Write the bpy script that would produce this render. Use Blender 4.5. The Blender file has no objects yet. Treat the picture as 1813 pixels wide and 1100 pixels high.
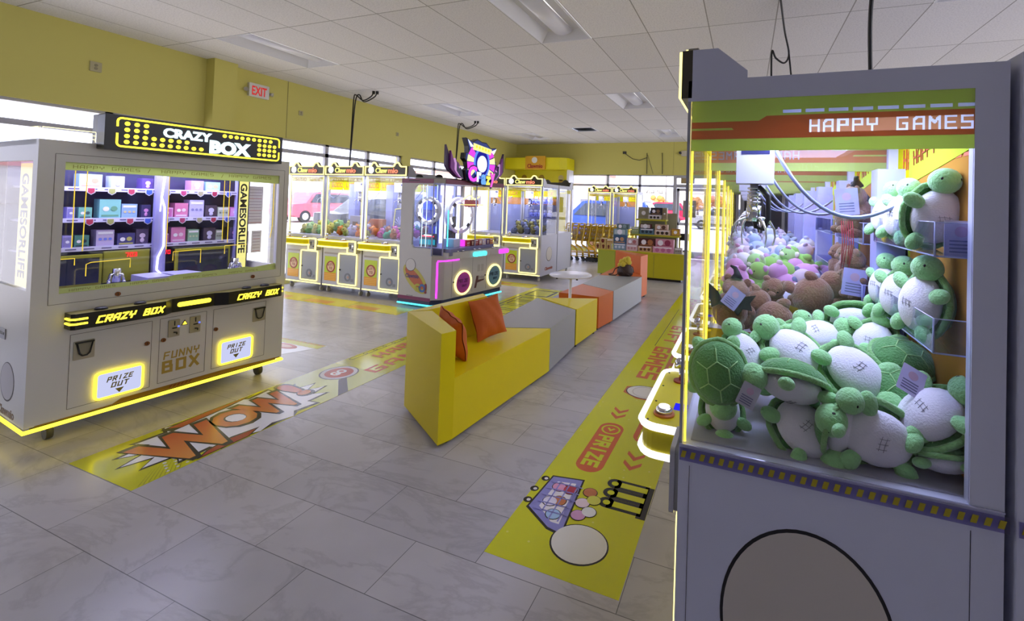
import bpy, bmesh, math, random
from mathutils import Matrix, Vector, Quaternion
S = bpy.context.scene
COL = S.collection
R = math.radians
random.seed(7)

# ---------------------------------------------------------------- camera
F_PX, CX, CY, CAM_H = 806.8, 1012.1, 343.0, 1.46
cam = bpy.data.cameras.new('camera'); camo = bpy.data.objects.new('camera', cam); COL.objects.link(camo)
cam.sensor_width = 36.0; cam.sensor_fit = 'HORIZONTAL'
cam.lens = F_PX * 36.0 / 1813.0
cam.shift_x = -(CX - 906.5) / 1813.0
cam.shift_y = -(550.0 - CY) / 1813.0
cam.clip_start = 0.03; cam.clip_end = 400
RM3 = Matrix.Rotation(R(21.0), 3, 'Z') @ Matrix.Rotation(R(1.12), 3, 'X') @ Matrix.Rotation(R(-1.84), 3, 'Y')
cx_, cy_, cz_ = RM3.col[0], RM3.col[1], RM3.col[2]
camo.matrix_world = Matrix(((cx_.x, cz_.x, -cy_.x, 0), (cx_.y, cz_.y, -cy_.y, 0), (cx_.z, cz_.z, -cy_.z, CAM_H), (0, 0, 0, 1)))
S.camera = camo

# ---------------------------------------------------------------- sky, sun, exposure
w = bpy.data.worlds.new('sky'); S.world = w; w.use_nodes = True
wn = w.node_tree.nodes; wl = w.node_tree.links; wn.clear()
wo = wn.new('ShaderNodeOutputWorld'); wb = wn.new('ShaderNodeBackground')
wb.inputs['Color'].default_value = (0.72, 0.76, 1.0, 1); wb.inputs['Strength'].default_value = 3.4
wl.new(wb.outputs[0], wo.inputs[0])
sd = bpy.data.lights.new('sun', 'SUN'); sd.energy = 6.0; sd.angle = R(0.6); sd.color = (1, .95, .88)
so = bpy.data.objects.new('sun', sd); COL.objects.link(so); so.rotation_euler = (R(38), R(12), 0)
S.view_settings.view_transform = 'Standard'; S.view_settings.look = 'None'
S.view_settings.exposure = 0.45; S.view_settings.gamma = 1.0; S.view_settings.use_curve_mapping = False
S.cycles.use_denoising = True
S.cycles.max_bounces = 7; S.cycles.diffuse_bounces = 4; S.cycles.glossy_bounces = 3
S.cycles.transmission_bounces = 3; S.cycles.transparent_max_bounces = 24
S.cycles.caustics_reflective = False; S.cycles.caustics_refractive = False
S.cycles.sample_clamp_indirect = 4.0
S.cycles.use_adaptive_sampling = True; S.cycles.adaptive_threshold = 0.03

# ---------------------------------------------------------------- materials
def lin(h):
    if isinstance(h, str):
        c = [int(h[i:i+2], 16) / 255 for i in (0, 2, 4)]
    else: c = h
    return tuple(x / 12.92 if x <= .04045 else ((x + .055) / 1.055) ** 2.4 for x in c) + (1,)
MATS = {}
def new_mat(n):
    m = bpy.data.materials.new(n); m.use_nodes = True; m.node_tree.nodes.clear()
    MATS[n] = m
    return m, m.node_tree.nodes, m.node_tree.links
def mat(h, rough=.5, metal=0, spec=.5, bump=0, bscale=80, sheen=0, var=0):
    key = 'm_%s_%g_%g_%g_%g_%g' % (h, rough, metal, bump, sheen, var)
    if key in MATS: return MATS[key]
    m, n, l = new_mat(key)
    o = n.new('ShaderNodeOutputMaterial'); p = n.new('ShaderNodeBsdfPrincipled')
    p.inputs['Base Color'].default_value = lin(h); p.inputs['Roughness'].default_value = rough
    p.inputs['Metallic'].default_value = metal; p.inputs['Specular IOR Level'].default_value = spec
    if sheen: p.inputs['Sheen Weight'].default_value = sheen; p.inputs['Sheen Roughness'].default_value = .5
    if bump or var:
        t = n.new('ShaderNodeTexCoord'); z = n.new('ShaderNodeTexNoise'); z.inputs['Scale'].default_value = bscale
        z.inputs['Detail'].default_value = 4
        l.new(t.outputs['Object'], z.inputs['Vector'])
        if bump:
            b = n.new('ShaderNodeBump'); b.inputs['Strength'].default_value = bump; b.inputs['Distance'].default_value = .01
            l.new(z.outputs['Fac'], b.inputs['Height']); l.new(b.outputs[0], p.inputs['Normal'])
        if var:
            mx = n.new('ShaderNodeMix'); mx.data_type = 'RGBA'
            c = lin(h); mx.inputs['A'].default_value = tuple(max(0, x * (1 - var)) for x in c[:3]) + (1,)
            mx.inputs['B'].default_value = tuple(min(1, x * (1 + var)) for x in c[:3]) + (1,)
            l.new(z.outputs['Fac'], mx.inputs['Factor']); l.new(mx.outputs['Result'], p.inputs['Base Color'])
    l.new(p.outputs[0], o.inputs[0])
    return m
def emit(h, s):
    key = 'e_%s_%g' % (h, s)
    if key in MATS: return MATS[key]
    m, n, l = new_mat(key)
    o = n.new('ShaderNodeOutputMaterial'); e = n.new('ShaderNodeEmission')
    e.inputs[0].default_value = lin(h); e.inputs[1].default_value = s
    l.new(e.outputs[0], o.inputs[0]); return m
def glassm(tint='FFFFFF', refl=1.0, key='glass'):
    k = key + tint + str(refl)
    if k in MATS: return MATS[k]
    m, n, l = new_mat(k)
    o = n.new('ShaderNodeOutputMaterial'); t = n.new('ShaderNodeBsdfTransparent'); g = n.new('ShaderNodeBsdfGlossy')
    t.inputs[0].default_value = lin(tint); g.inputs['Roughness'].default_value = .02
    f = n.new('ShaderNodeLayerWeight'); f.inputs[0].default_value = .5
    pw = n.new('ShaderNodeMath'); pw.operation = 'POWER'; pw.inputs[1].default_value = 4.0
    mu = n.new('ShaderNodeMath'); mu.operation = 'MULTIPLY_ADD'; mu.inputs[1].default_value = .45 * refl; mu.inputs[2].default_value = .022 * refl
    mx = n.new('ShaderNodeMixShader')
    l.new(f.outputs['Facing'], pw.inputs[0]); l.new(pw.outputs[0], mu.inputs[0]); l.new(mu.outputs[0], mx.inputs[0])
    l.new(t.outputs[0], mx.inputs[1]); l.new(g.outputs[0], mx.inputs[2]); l.new(mx.outputs[0], o.inputs[0]); return m
def film(h, tr=.5, clear=0.0):
    k = 'film_%s_%g_%g' % (h, tr, clear)
    if k in MATS: return MATS[k]
    m, n, l = new_mat(k)
    o = n.new('ShaderNodeOutputMaterial'); d = n.new('ShaderNodeBsdfDiffuse'); t = n.new('ShaderNodeBsdfTranslucent'); mx = n.new('ShaderNodeMixShader')
    d.inputs[0].default_value = lin(h); t.inputs[0].default_value = lin(h); mx.inputs[0].default_value = tr
    l.new(d.outputs[0], mx.inputs[1]); l.new(t.outputs[0], mx.inputs[2])
    if clear:
        c = n.new('ShaderNodeBsdfTransparent'); m2 = n.new('ShaderNodeMixShader'); m2.inputs[0].default_value = clear
        l.new(mx.outputs[0], m2.inputs[1]); l.new(c.outputs[0], m2.inputs[2]); l.new(m2.outputs[0], o.inputs[0])
    else: l.new(mx.outputs[0], o.inputs[0])
    return m
def floor_mat():
    m, n, l = new_mat('marble_tile')
    o = n.new('ShaderNodeOutputMaterial'); p = n.new('ShaderNodeBsdfPrincipled'); t = n.new('ShaderNodeTexCoord')
    mp = n.new('ShaderNodeMapping'); mp.inputs['Location'].default_value = (2.444 + .292, -1.898 + .283 * 20, 0)
    b = n.new('ShaderNodeTexBrick'); b.offset = .5; b.offset_frequency = 2; b.squash = 1
    b.inputs['Scale'].default_value = 1; b.inputs['Brick Width'].default_value = .584; b.inputs['Row Height'].default_value = .283
    b.inputs['Mortar Size'].default_value = .0016; b.inputs['Mortar Smooth'].default_value = .2; b.inputs['Bias'].default_value = 0
    b.inputs['Color1'].default_value = lin('CBC6C6'); b.inputs['Color2'].default_value = lin('BDB9BB'); b.inputs['Mortar'].default_value = lin('6A6768')
    l.new(t.outputs['Object'], mp.inputs[0]); l.new(mp.outputs[0], b.inputs['Vector'])
    n1 = n.new('ShaderNodeTexNoise'); n1.inputs['Scale'].default_value = 1.5; n1.inputs['Detail'].default_value = 9; n1.inputs['Roughness'].default_value = .62; n1.inputs['Distortion'].default_value = .5
    m1 = n.new('ShaderNodeMapping'); m1.inputs['Scale'].default_value = (1, 2.2, 1); m1.inputs['Rotation'].default_value = (0, 0, .5)
    l.new(t.outputs['Object'], m1.inputs[0]); l.new(m1.outputs[0], n1.inputs['Vector'])
    r1 = n.new('ShaderNodeValToRGB'); r1.color_ramp.elements[0].position = .462; r1.color_ramp.elements[0].color = (1, 1, 1, 1)
    r1.color_ramp.elements[1].position = .538; r1.color_ramp.elements[1].color = (1, 1, 1, 1)
    e = r1.color_ramp.elements.new(.5); e.color = (.72, .71, .71, 1)
    l.new(n1.outputs['Fac'], r1.inputs[0])
    n2 = n.new('ShaderNodeTexNoise'); n2.inputs['Scale'].default_value = 2.2; n2.inputs['Detail'].default_value = 5
    l.new(t.outputs['Object'], n2.inputs['Vector'])
    r2 = n.new('ShaderNodeValToRGB'); r2.color_ramp.elements[0].position = .3; r2.color_ramp.elements[0].color = (.8, .8, .8, 1)
    r2.color_ramp.elements[1].position = .7; r2.color_ramp.elements[1].color = (1, 1, 1, 1)
    l.new(n2.outputs['Fac'], r2.inputs[0])
    a = n.new('ShaderNodeMix'); a.data_type = 'RGBA'; a.blend_type = 'MULTIPLY'; a.inputs['Factor'].default_value = .55
    c = n.new('ShaderNodeMix'); c.data_type = 'RGBA'; c.blend_type = 'MULTIPLY'; c.inputs['Factor'].default_value = .9
    l.new(b.outputs['Color'], a.inputs['A']); l.new(r1.outputs[0], a.inputs['B'])
    l.new(a.outputs['Result'], c.inputs['A']); l.new(r2.outputs[0], c.inputs['B'])
    l.new(c.outputs['Result'], p.inputs['Base Color']); p.inputs['Roughness'].default_value = .28
    l.new(p.outputs[0], o.inputs[0]); return m
def ceil_mat():
    m, n, l = new_mat('ceiling_tile')
    o = n.new('ShaderNodeOutputMaterial'); p = n.new('ShaderNodeBsdfPrincipled'); t = n.new('ShaderNodeTexCoord')
    mp = n.new('ShaderNodeMapping'); mp.inputs['Location'].default_value = (2.218 + .61 * 40, -4.668 + 1.22 * 20, 0)
    b = n.new('ShaderNodeTexBrick'); b.offset = 0; b.squash = 1
    b.inputs['Scale'].default_value = 1; b.inputs['Brick Width'].default_value = .61; b.inputs['Row Height'].default_value = 1.22
    b.inputs['Mortar Size'].default_value = .006; b.inputs['Mortar Smooth'].default_value = .3
    b.inputs['Color1'].default_value = lin('F0EDE8'); b.inputs['Color2'].default_value = lin('E8E5E0'); b.inputs['Mortar'].default_value = lin('A8A49A')
    l.new(t.outputs['Object'], mp.inputs[0]); l.new(mp.outputs[0], b.inputs['Vector'])
    z = n.new('ShaderNodeTexNoise'); z.inputs['Scale'].default_value = 70; z.inputs['Detail'].default_value = 3
    l.new(t.outputs['Object'], z.inputs['Vector'])
    r = n.new('ShaderNodeValToRGB'); r.color_ramp.elements[0].position = .35; r.color_ramp.elements[0].color = (.78, .78, .78, 1)
    r.color_ramp.elements[1].position = .55; r.color_ramp.elements[1].color = (1, 1, 1, 1); l.new(z.outputs['Fac'], r.inputs[0])
    a = n.new('ShaderNodeMix'); a.data_type = 'RGBA'; a.blend_type = 'MULTIPLY'; a.inputs['Factor'].default_value = .6
    l.new(b.outputs['Color'], a.inputs['A']); l.new(r.outputs[0], a.inputs['B']); l.new(a.outputs['Result'], p.inputs['Base Color'])
    p.inputs['Roughness'].default_value = .9; p.inputs['Specular IOR Level'].default_value = .1
    l.new(p.outputs[0], o.inputs[0]); return m
def grad_mat(key, c1, c2, a, b, axis='X', rough=.25):
    m, n, l = new_mat(key)
    o = n.new('ShaderNodeOutputMaterial'); p = n.new('ShaderNodeBsdfPrincipled'); t = n.new('ShaderNodeTexCoord')
    s = n.new('ShaderNodeSeparateXYZ'); l.new(t.outputs['Object'], s.inputs[0])
    r = n.new('ShaderNodeMapRange'); r.inputs['From Min'].default_value = a; r.inputs['From Max'].default_value = b
    l.new(s.outputs[axis], r.inputs['Value'])
    x = n.new('ShaderNodeMix'); x.data_type = 'RGBA'; x.inputs['A'].default_value = lin(c1); x.inputs['B'].default_value = lin(c2)
    l.new(r.outputs[0], x.inputs['Factor']); l.new(x.outputs['Result'], p.inputs['Base Color']); p.inputs['Roughness'].default_value = rough
    l.new(p.outputs[0], o.inputs[0]); return m

WHITE = mat('D9D4CB', .35); WHITE2 = mat('E8E6E6', .4); GREYCAB = mat('CACAD2', .45); BLUECAB = mat('D8DBEC', .45); BLACK = mat('141416', .35); DARK = mat('2A2A30', .5)
ALU = mat('B9BAC0', .3, .8); CHROME = mat('E0E0E6', .12, 1); YEL = mat('F2E21C', .35); GLASS = glassm(); ACRYL = glassm('EEF2FF', 1.6, 'acr')
EY = emit('FFEC88', 1.9); EYD = emit('FFE63A', 2.2); EW = emit('FFFFFF', 1.3); EWB = emit('E6E8FF', 3.0)
ECY = emit('50F0FF', 1.7); EMG = emit('F040FF', 1.6); WALLY = mat('D3CA70', .8, spec=.2, bump=.05, bscale=300); SEAM = mat('5A5A5A', .6)
BRASS = mat('8C5A3A', .35, .7)

# ---------------------------------------------------------------- mesh builder
def FM(o, u, n):
    o, u, n = Vector(o), Vector(u).normalized(), Vector(n).normalized(); v = n.cross(u)
    return Matrix(((u.x, v.x, n.x, o.x), (u.y, v.y, n.y, o.y), (u.z, v.z, n.z, o.z), (0, 0, 0, 1)))
SEGS = {
'A': [[(0, 0), (0, 4.6), (1.2, 6), (4, 6), (4, 0)], [(0, 2.4), (4, 2.4)]], 'B': [[(0, 0), (0, 6), (3.6, 6), (3.6, 3.2)], [(0, 3.2), (4, 3.2), (4, 0), (0, 0)]],
'C': [[(4, 6), (0, 6), (0, 0), (4, 0)]], 'D': [[(0, 0), (0, 6), (3, 6), (4, 5), (4, 0), (0, 0)]], 'E': [[(4, 6), (0, 6), (0, 0), (4, 0)], [(0, 3), (3.4, 3)]],
'F': [[(4, 6), (0, 6), (0, 0)], [(0, 3), (3.4, 3)]], 'G': [[(4, 6), (0, 6), (0, 0), (4, 0), (4, 2.8), (2.2, 2.8)]], 'H': [[(0, 0), (0, 6)], [(4, 0), (4, 6)], [(0, 3), (4, 3)]],
'I': [[(2, 0), (2, 6)]], 'K': [[(0, 0), (0, 6)], [(4, 6), (0, 3), (4, 0)]], 'L': [[(0, 6), (0, 0), (4, 0)]],
'M': [[(0, 0), (0, 6), (2, 3), (4, 6), (4, 0)]], 'N': [[(0, 0), (0, 6), (4, 0), (4, 6)]], 'O': [[(0, 0), (0, 6), (4, 6), (4, 0), (0, 0)]],
'P': [[(0, 0), (0, 6), (4, 6), (4, 2.8), (0, 2.8)]], 'R': [[(0, 0), (0, 6), (4, 6), (4, 3), (0, 3)], [(2, 3), (4, 0)]], 'S': [[(4, 6), (0, 6), (0, 3), (4, 3), (4, 0), (0, 0)]],
'T': [[(0, 6), (4, 6)], [(2, 6), (2, 0)]], 'U': [[(0, 6), (0, 0), (4, 0), (4, 6)]], 'W': [[(0, 6), (.6, 0), (2, 3.4), (3.4, 0), (4, 6)]],
'X': [[(0, 0), (4, 6)], [(0, 6), (4, 0)]], 'Y': [[(0, 6), (0, 3), (4, 3)], [(4, 6), (4, 3), (2, 3), (2, 0)]], 'Z': [[(0, 6), (4, 6), (0, 0), (4, 0)]],
'0': [[(0, 0), (0, 6), (4, 6), (4, 0), (0, 0)]], '3': [[(0, 6), (4, 6), (4, 0), (0, 0)], [(1, 3), (4, 3)]], '7': [[(0, 6), (4, 6), (2.4, 0)]], '8': [[(0, 0), (0, 6), (4, 6), (4, 0), (0, 0)], [(0, 3), (4, 3)]],
'/': [[(0, -.5), (3, 6.5)]], '!': [[(2, 6), (2, 2)], [(2, .6), (2, 0)]], '-': [[(.5, 3), (3.5, 3)]]}
class MB:
    def __init__(s): s.bm = bmesh.new(); s.mats = []; s.T = Matrix()
    def mi(s, m):
        if m not in s.mats: s.mats.append(m)
        return s.mats.index(m)
    def vs(s, pts): return [s.bm.verts.new(s.T @ Vector(p)) for p in pts]
    def fc(s, vl, m, smooth=False):
        try: f = s.bm.faces.new(vl)
        except ValueError: return
        f.material_index = s.mi(m); f.smooth = smooth; return f
    def quad(s, pts, m): s.fc(s.vs(pts), m); return s
    def prism(s, pts, z0, z1, m, mtop=None):
        a = s.vs([(x, y, z0) for x, y in pts]); b = s.vs([(x, y, z1) for x, y in pts]); n = len(pts)
        s.fc(a[::-1], m); s.fc(b, mtop or m)
        for i in range(n): s.fc([a[i], a[(i+1) % n], b[(i+1) % n], b[i]], m)
        return s
    def box(s, x0, x1, y0, y1, z0, z1, m): return s.prism([(x0, y0), (x1, y0), (x1, y1), (x0, y1)], z0, z1, m)
    def loops(s, rings, m, smooth=True, caps=True, closed=False):
        vr = [s.vs(r) for r in rings]; n = len(rings[0])
        for a, b in (zip(vr, vr[1:] + vr[:1]) if closed else zip(vr, vr[1:])):
            for i in range(n): s.fc([a[i], a[(i+1) % n], b[(i+1) % n], b[i]], m, smooth)
        if caps and not closed: s.fc(vr[0][::-1], m); s.fc(vr[-1], m)
        return s
    def tube(s, pts, r, m, n=8, closed=False, smooth=True):
        P = [Vector(p) for p in pts]; rings = []; N = len(P); up = None
        for i, p in enumerate(P):
            if closed: d = (P[(i+1) % N] - P[i-1])
            else: d = (P[min(i+1, N-1)] - P[max(i-1, 0)])
            d.normalize()
            if up is None: up = Vector((0, 0, 1)) if abs(d.z) < .9 else Vector((1, 0, 0))
            x = d.cross(up)
            if x.length < 1e-4: x = d.orthogonal()
            x.normalize(); y = x.cross(d).normalized(); up = y
            rr = r[i] if isinstance(r, (list, tuple)) else r
            rings.append([p + x * math.cos(t) * rr + y * math.sin(t) * rr for t in [2 * math.pi * k / n for k in range(n)]])
        return s.loops(rings, m, smooth, True, closed)
    def cyl(s, p0, p1, r, m, n=16, r1=None):
        return s.tube([p0, p1], [r, r if r1 is None else r1], m, n)
    def ell(s, c, r, m, rot=None, nu=16, nv=10, v0=0.0, v1=1.0):
        c = Vector(c); rings = []
        rm = rot if rot is not None else Matrix.Identity(3)
        for j in range(nv + 1):
            a = math.pi * (v0 + (v1 - v0) * j / nv) ; a = min(max(a, .02), math.pi - .02)
            rings.append([c + rm @ Vector((r[0] * math.sin(a) * math.cos(t), r[1] * math.sin(a) * math.sin(t), -r[2] * math.cos(a))) for t in [2 * math.pi * k / nu for k in range(nu)]])
        return s.loops(rings, m)
    def lathe(s, prof, c, m, n=24):
        return s.loops([[(c[0] + r * math.cos(t), c[1] + r * math.sin(t), c[2] + z) for t in [2 * math.pi * k / n for k in range(n)]] for r, z in prof], m)
    def disc(s, c, rx, z0, z1, m, ry=None, n=28):
        ry = rx if ry is None else ry
        return s.prism([(c[0] + rx * math.cos(2 * math.pi * k / n), c[1] + ry * math.sin(2 * math.pi * k / n)) for k in range(n)], z0, z1, m)
    def band(s, outer, inner, z0, z1, m):
        n = len(outer); A = s.vs([(x, y, z0) for x, y in outer]); B = s.vs([(x, y, z1) for x, y in outer]); C = s.vs([(x, y, z0) for x, y in inner]); D = s.vs([(x, y, z1) for x, y in inner])
        for i in range(n):
            j = (i + 1) % n
            s.fc([B[i], B[j], D[j], D[i]], m); s.fc([A[j], A[i], C[i], C[j]], m); s.fc([A[i], A[j], B[j], B[i]], m); s.fc([C[j], C[i], D[i], D[j]], m)
        return s
    def ring(s, c, ro, ri, z0, z1, m, n=32, asp=1):
        f = lambda r: [(c[0] + r * asp * math.cos(2 * math.pi * k / n), c[1] + r * math.sin(2 * math.pi * k / n)) for k in range(n)]
        return s.band(f(ro), f(ri), z0, z1, m)
    @staticmethod
    def rr(x0, x1, y0, y1, r, n=5):
        P = []
        for cx, cy, a in ((x1 - r, y1 - r, 0), (x0 + r, y1 - r, 90), (x0 + r, y0 + r, 180), (x1 - r, y0 + r, 270)):
            P += [(cx + r * math.cos(R(a + 90 * k / n)), cy + r * math.sin(R(a + 90 * k / n))) for k in range(n + 1)]
        return P
    def rrect(s, x0, x1, y0, y1, r, z0, z1, m, mtop=None): return s.prism(s.rr(x0, x1, y0, y1, r), z0, z1, m, mtop)
    def rframe(s, x0, x1, y0, y1, r, t, z0, z1, m):
        return s.band(s.rr(x0, x1, y0, y1, r), s.rr(x0 + t, x1 - t, y0 + t, y1 - t, max(r - t, .001)), z0, z1, m)
    def sf(s, txt, x, y, h, z0, z1, m, width=None, t=.16, shear=0, gap=1.6, rad=None):
        """block lettering; x,y lower left, h cap height; width squeezes the whole line"""
        n = len(txt); adv = 4 + gap + t * 6; tot = n * adv - gap
        k = h / (6 + t * 6); kx = k if width is None else width / tot
        th = t * 6
        def P(px, py): return (x + (px + th / 2) * kx + shear * (py + th / 2) * k, y + (py + th / 2) * k)
        kk = 0
        for i, ch in enumerate(txt):
            if ch == ' ': continue
            for line in SEGS.get(ch, []):
                for (ax, ay), (bx, by) in zip(line, line[1:]):
                    L = math.hypot(bx - ax, by - ay); dx, dy = (bx - ax) / L * th / 2, (by - ay) / L * th / 2
                    ax_, ay_, bx_, by_ = ax - dx, ay - dy, bx + dx, by + dy
                    q = [(ax_ + dy, ay_ - dx), (bx_ + dy, by_ - dx), (bx_ - dy, by_ + dx), (ax_ - dy, ay_ + dx)]
                    kk = (kk + 1) % 7; s.prism([P(i * adv + a, b) for a, b in q], z0, z1 + kk * 4e-5, m)
        return s
    def raster_band(s, txt, x0, x1, y0, y1, tx, tw, ty, th_, m_bg, m_tx, z0, z1, t=.17, gap=1.6, step=.5):
        n = len(txt); adv = 4 + gap + t * 6; tot = n * adv - gap; w_ = t * 6; k = th_ / (6 + w_); kx = tw / tot
        def hit(px, py):
            i = int(px // adv)
            if i < 0 or i >= n: return False
            px -= i * adv + w_ / 2; py -= w_ / 2
            for line in SEGS.get(txt[i], []):
                for (ax, ay), (bx, by) in zip(line, line[1:]):
                    dx, dy = bx - ax, by - ay; L2 = dx * dx + dy * dy; u = max(0, min(1, ((px - ax) * dx + (py - ay) * dy) / L2))
                    qx, qy = ax + u * dx - px, ay + u * dy - py
                    if max(abs(qx), abs(qy)) <= w_ / 2: return True
            return False
        s.box(x0, x1, y0, ty, z0, z1, m_bg); s.box(x0, x1, ty + th_, y1, z0, z1, m_bg); s.box(x0, tx, ty, ty + th_, z0, z1, m_bg)
        if tx + tw < x1: s.box(tx + tw, x1, ty, ty + th_, z0, z1, m_bg)
        rows = int((6 + w_) / step); cols = int(tot / step)
        for r_ in range(rows):
            c0, cur = 0, hit(.5 * step, (r_ + .5) * step)
            for c in range(1, cols + 1):
                v = hit((c + .5) * step, (r_ + .5) * step) if c < cols else None
                if v != cur:
                    a, b = tx + c0 / cols * tw, tx + c / cols * tw; d, e = ty + r_ / rows * th_, ty + (r_ + 1) / rows * th_
                    s.quad([(a, d, z1), (b, d, z1), (b, e, z1), (a, e, z1)], m_tx if cur else m_bg); c0, cur = c, v
        return s
    def ft(s, txt, x, y, h, z0, z1, m, width=None, bold=.02, shear=0, align='LEFT', off=0):
        cu = bpy.data.curves.new('t', 'FONT'); cu.body = txt; cu.size = 1; cu.offset = bold; cu.shear = shear; cu.resolution_u = 3
        ob = bpy.data.objects.new('t', cu); COL.objects.link(ob)
        dg = bpy.context.evaluated_depsgraph_get(); me = bpy.data.meshes.new_from_object(ob.evaluated_get(dg))
        xs = [v.co.x for v in me.vertices]; ys = [v.co.y for v in me.vertices]
        if xs:
            x0, x1, y0, y1 = min(xs), max(xs), min(ys), max(ys); k = h / .74; kx = k if width is None else width / (x1 - x0)
            ox = x - (x1 + x0) / 2 * kx if align == 'CENTER' else x - x0 * kx
            tb = bmesh.new(); tb.from_mesh(me)
            if z1 > z0:
                g = bmesh.ops.extrude_face_region(tb, geom=tb.faces[:])
                for v in g['geom']:
                    if isinstance(v, bmesh.types.BMVert): v.co.z += 1
            vm = {}
            for v in tb.verts: vm[v] = s.bm.verts.new(s.T @ Vector((ox + v.co.x * kx, y + v.co.y * k, z0 + (z1 - z0) * v.co.z)))
            for f in tb.faces: s.fc([vm[v] for v in f.verts], m)
            tb.free()
        bpy.data.objects.remove(ob); bpy.data.curves.remove(cu); bpy.data.meshes.remove(me)
        return s
    def build(s, name, parent=None, bevel=0, segs=2, smooth=False):
        if bevel:
            es = [e for e in s.bm.edges if len(e.link_faces) == 2 and e.calc_face_angle(0) > .6]
            bmesh.ops.bevel(s.bm, geom=es, offset=bevel, segments=segs, affect='EDGES', profile=.6, clamp_overlap=True)
        bmesh.ops.recalc_face_normals(s.bm, faces=s.bm.faces[:])
        me = bpy.data.meshes.new(name); s.bm.to_mesh(me); s.bm.free()
        for m in s.mats: me.materials.append(m)
        if smooth:
            for p in me.polygons: p.use_smooth = True
        o = bpy.data.objects.new(name, me); COL.objects.link(o)
        if parent: o.parent = parent
        return o
def tag(o, label, cat, group=None, kind=None):
    if label: o['label'] = label
    if cat: o['category'] = cat
    if group: o['group'] = group
    if kind: o['kind'] = kind
    return o
def thing(name, label, cat, loc=(0, 0, 0), rz=0, group=None):
    o = bpy.data.objects.new(name, None); COL.objects.link(o); o.location = loc; o.rotation_euler = (0, 0, rz); o.empty_display_size = .1
    return tag(o, label, cat, group)
def struct(name, mb, **k):
    o = mb.build(name, **k); o['kind'] = 'structure'; return o
def dup(o, loc=None, rot=None, label=None, group=None, scale=None, parent=None):
    c = o.copy(); COL.objects.link(c)
    if parent: c.parent = parent
    for ch in o.children: dup(ch, parent=c)
    if loc is not None: c.location = loc
    if rot is not None: c.rotation_mode = 'QUATERNION'; c.rotation_quaternion = rot
    if scale: c.scale = (scale,) * 3
    if label: c['label'] = label
    if group: c['group'] = group
    return c
def area(name, loc, size, size_y, energy, color, rot=(0, 0, 0), parent=None):
    a = bpy.data.lights.new(name, 'AREA'); a.shape = 'RECTANGLE'; a.size = size; a.size_y = size_y; a.energy = energy; a.color = color
    o = bpy.data.objects.new(name, a); COL.objects.link(o); o.location = loc; o.rotation_euler = rot
    if parent: o.parent = parent
    return o

# ---------------------------------------------------------------- the room
XL, YF, CZ = -6.9, 12.95, 3.256
XR, YB = 7.0, -2.4
struct('floor', MB().box(XL - .2, XR + .2, YB, YF + .2, -.12, 0, floor_mat()))
U0, V0 = -2.218, 4.668
troffer_cells = [(0, -1), (0, 2), (0, 5), (-6, -1), (-6, 2), (-6, 5), (6, -1), (6, 2), (6, 5)]
vent_cell = (-3, 4)
mb = MB(); cm = ceil_mat()
for i in range(-8, 16):
    for j in range(-6, 8):
        x0, x1 = U0 + .61 * i, U0 + .61 * (i + 1); y0, y1 = V0 + 1.22 * j, V0 + 1.22 * (j + 1)
        x0 = max(x0, XL - .01); x1 = min(x1, XR + .05); y1 = min(y1, YF + .01)
        if x1 <= x0 or y1 <= y0 or (i, j) in troffer_cells: continue
        if (i, j) == vent_cell: y1 -= .61
        mb.box(x0, x1, y0, y1, CZ, CZ + .02, cm)
struct('ceiling', mb)
GL = glassm('FFFFFF', .7, 'win')
# left storefront wall
wins = [(.36, 3.93), (4.28, 7.80), (8.05, 11.6)]
mb = MB(); t = .18
mb.box(XL - t, XL, YB, YF + t, 2.34, CZ + .3, WALLY); mb.box(XL - t, XL, YB, YF + t, 0, .1, WALLY)
for a, b in ((3.93, 4.28), (7.80, 8.05), (11.6, YF + t), (YB, -.54)): mb.box(XL - t, XL, a, b, .1, 2.34, WALLY)
mb.box(XL - .001, XL + .003, 5.14, 5.148, 2.34, CZ, mat('8E8750', .8))
struct('wall_left', mb)
struct('pillar', MB().box(XL, XL + .17, 3.96, 4.26, 0, CZ, WALLY))
FRAME = mat('B4B2B4', .45)
def storefront(name, along, a, b, mull, fixed, ztop, ztr, zs, horiz=True):
    t0, t1 = (-.11, -.05)
    mb = MB()
    def bx(u0, u1, z0, z1, m=FRAME, d0=t0, d1=t1):
        if along == 'Y': mb.box(fixed + d0, fixed + d1, u0, u1, z0, z1, m)
        else: mb.box(u0, u1, fixed - d1, fixed - d0, z0, z1, m)
    bx(a, b, ztop - .03, ztop); bx(a, b, zs, zs + .06)
    bx(a, a + .05, zs, ztop); bx(b - .05, b, zs, ztop); bx(a, b, ztr - .06, ztr)
    for u in mull: bx(u - .035, u + .035, zs, ztop)
    f = struct(name, mb)
    mb = MB(); bx(a + .05, b - .05, zs + .06, ztop - .05, GL, -.084, -.078)
    g = mb.build('window_pane', f)
storefront('window_1', 'Y', -.54, 3.93, (.36, 1.26, 2.13, 3.0), XL, 2.34, 2.13, .1)
storefront('window_2', 'Y', 4.28, 7.80, (5.04, 5.96, 6.9), XL, 2.34, 2.18, .1)
storefront('window_3', 'Y', 8.05, 11.6, (8.94, 9.85, 10.75), XL, 2.34, 2.18, .1)
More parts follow.
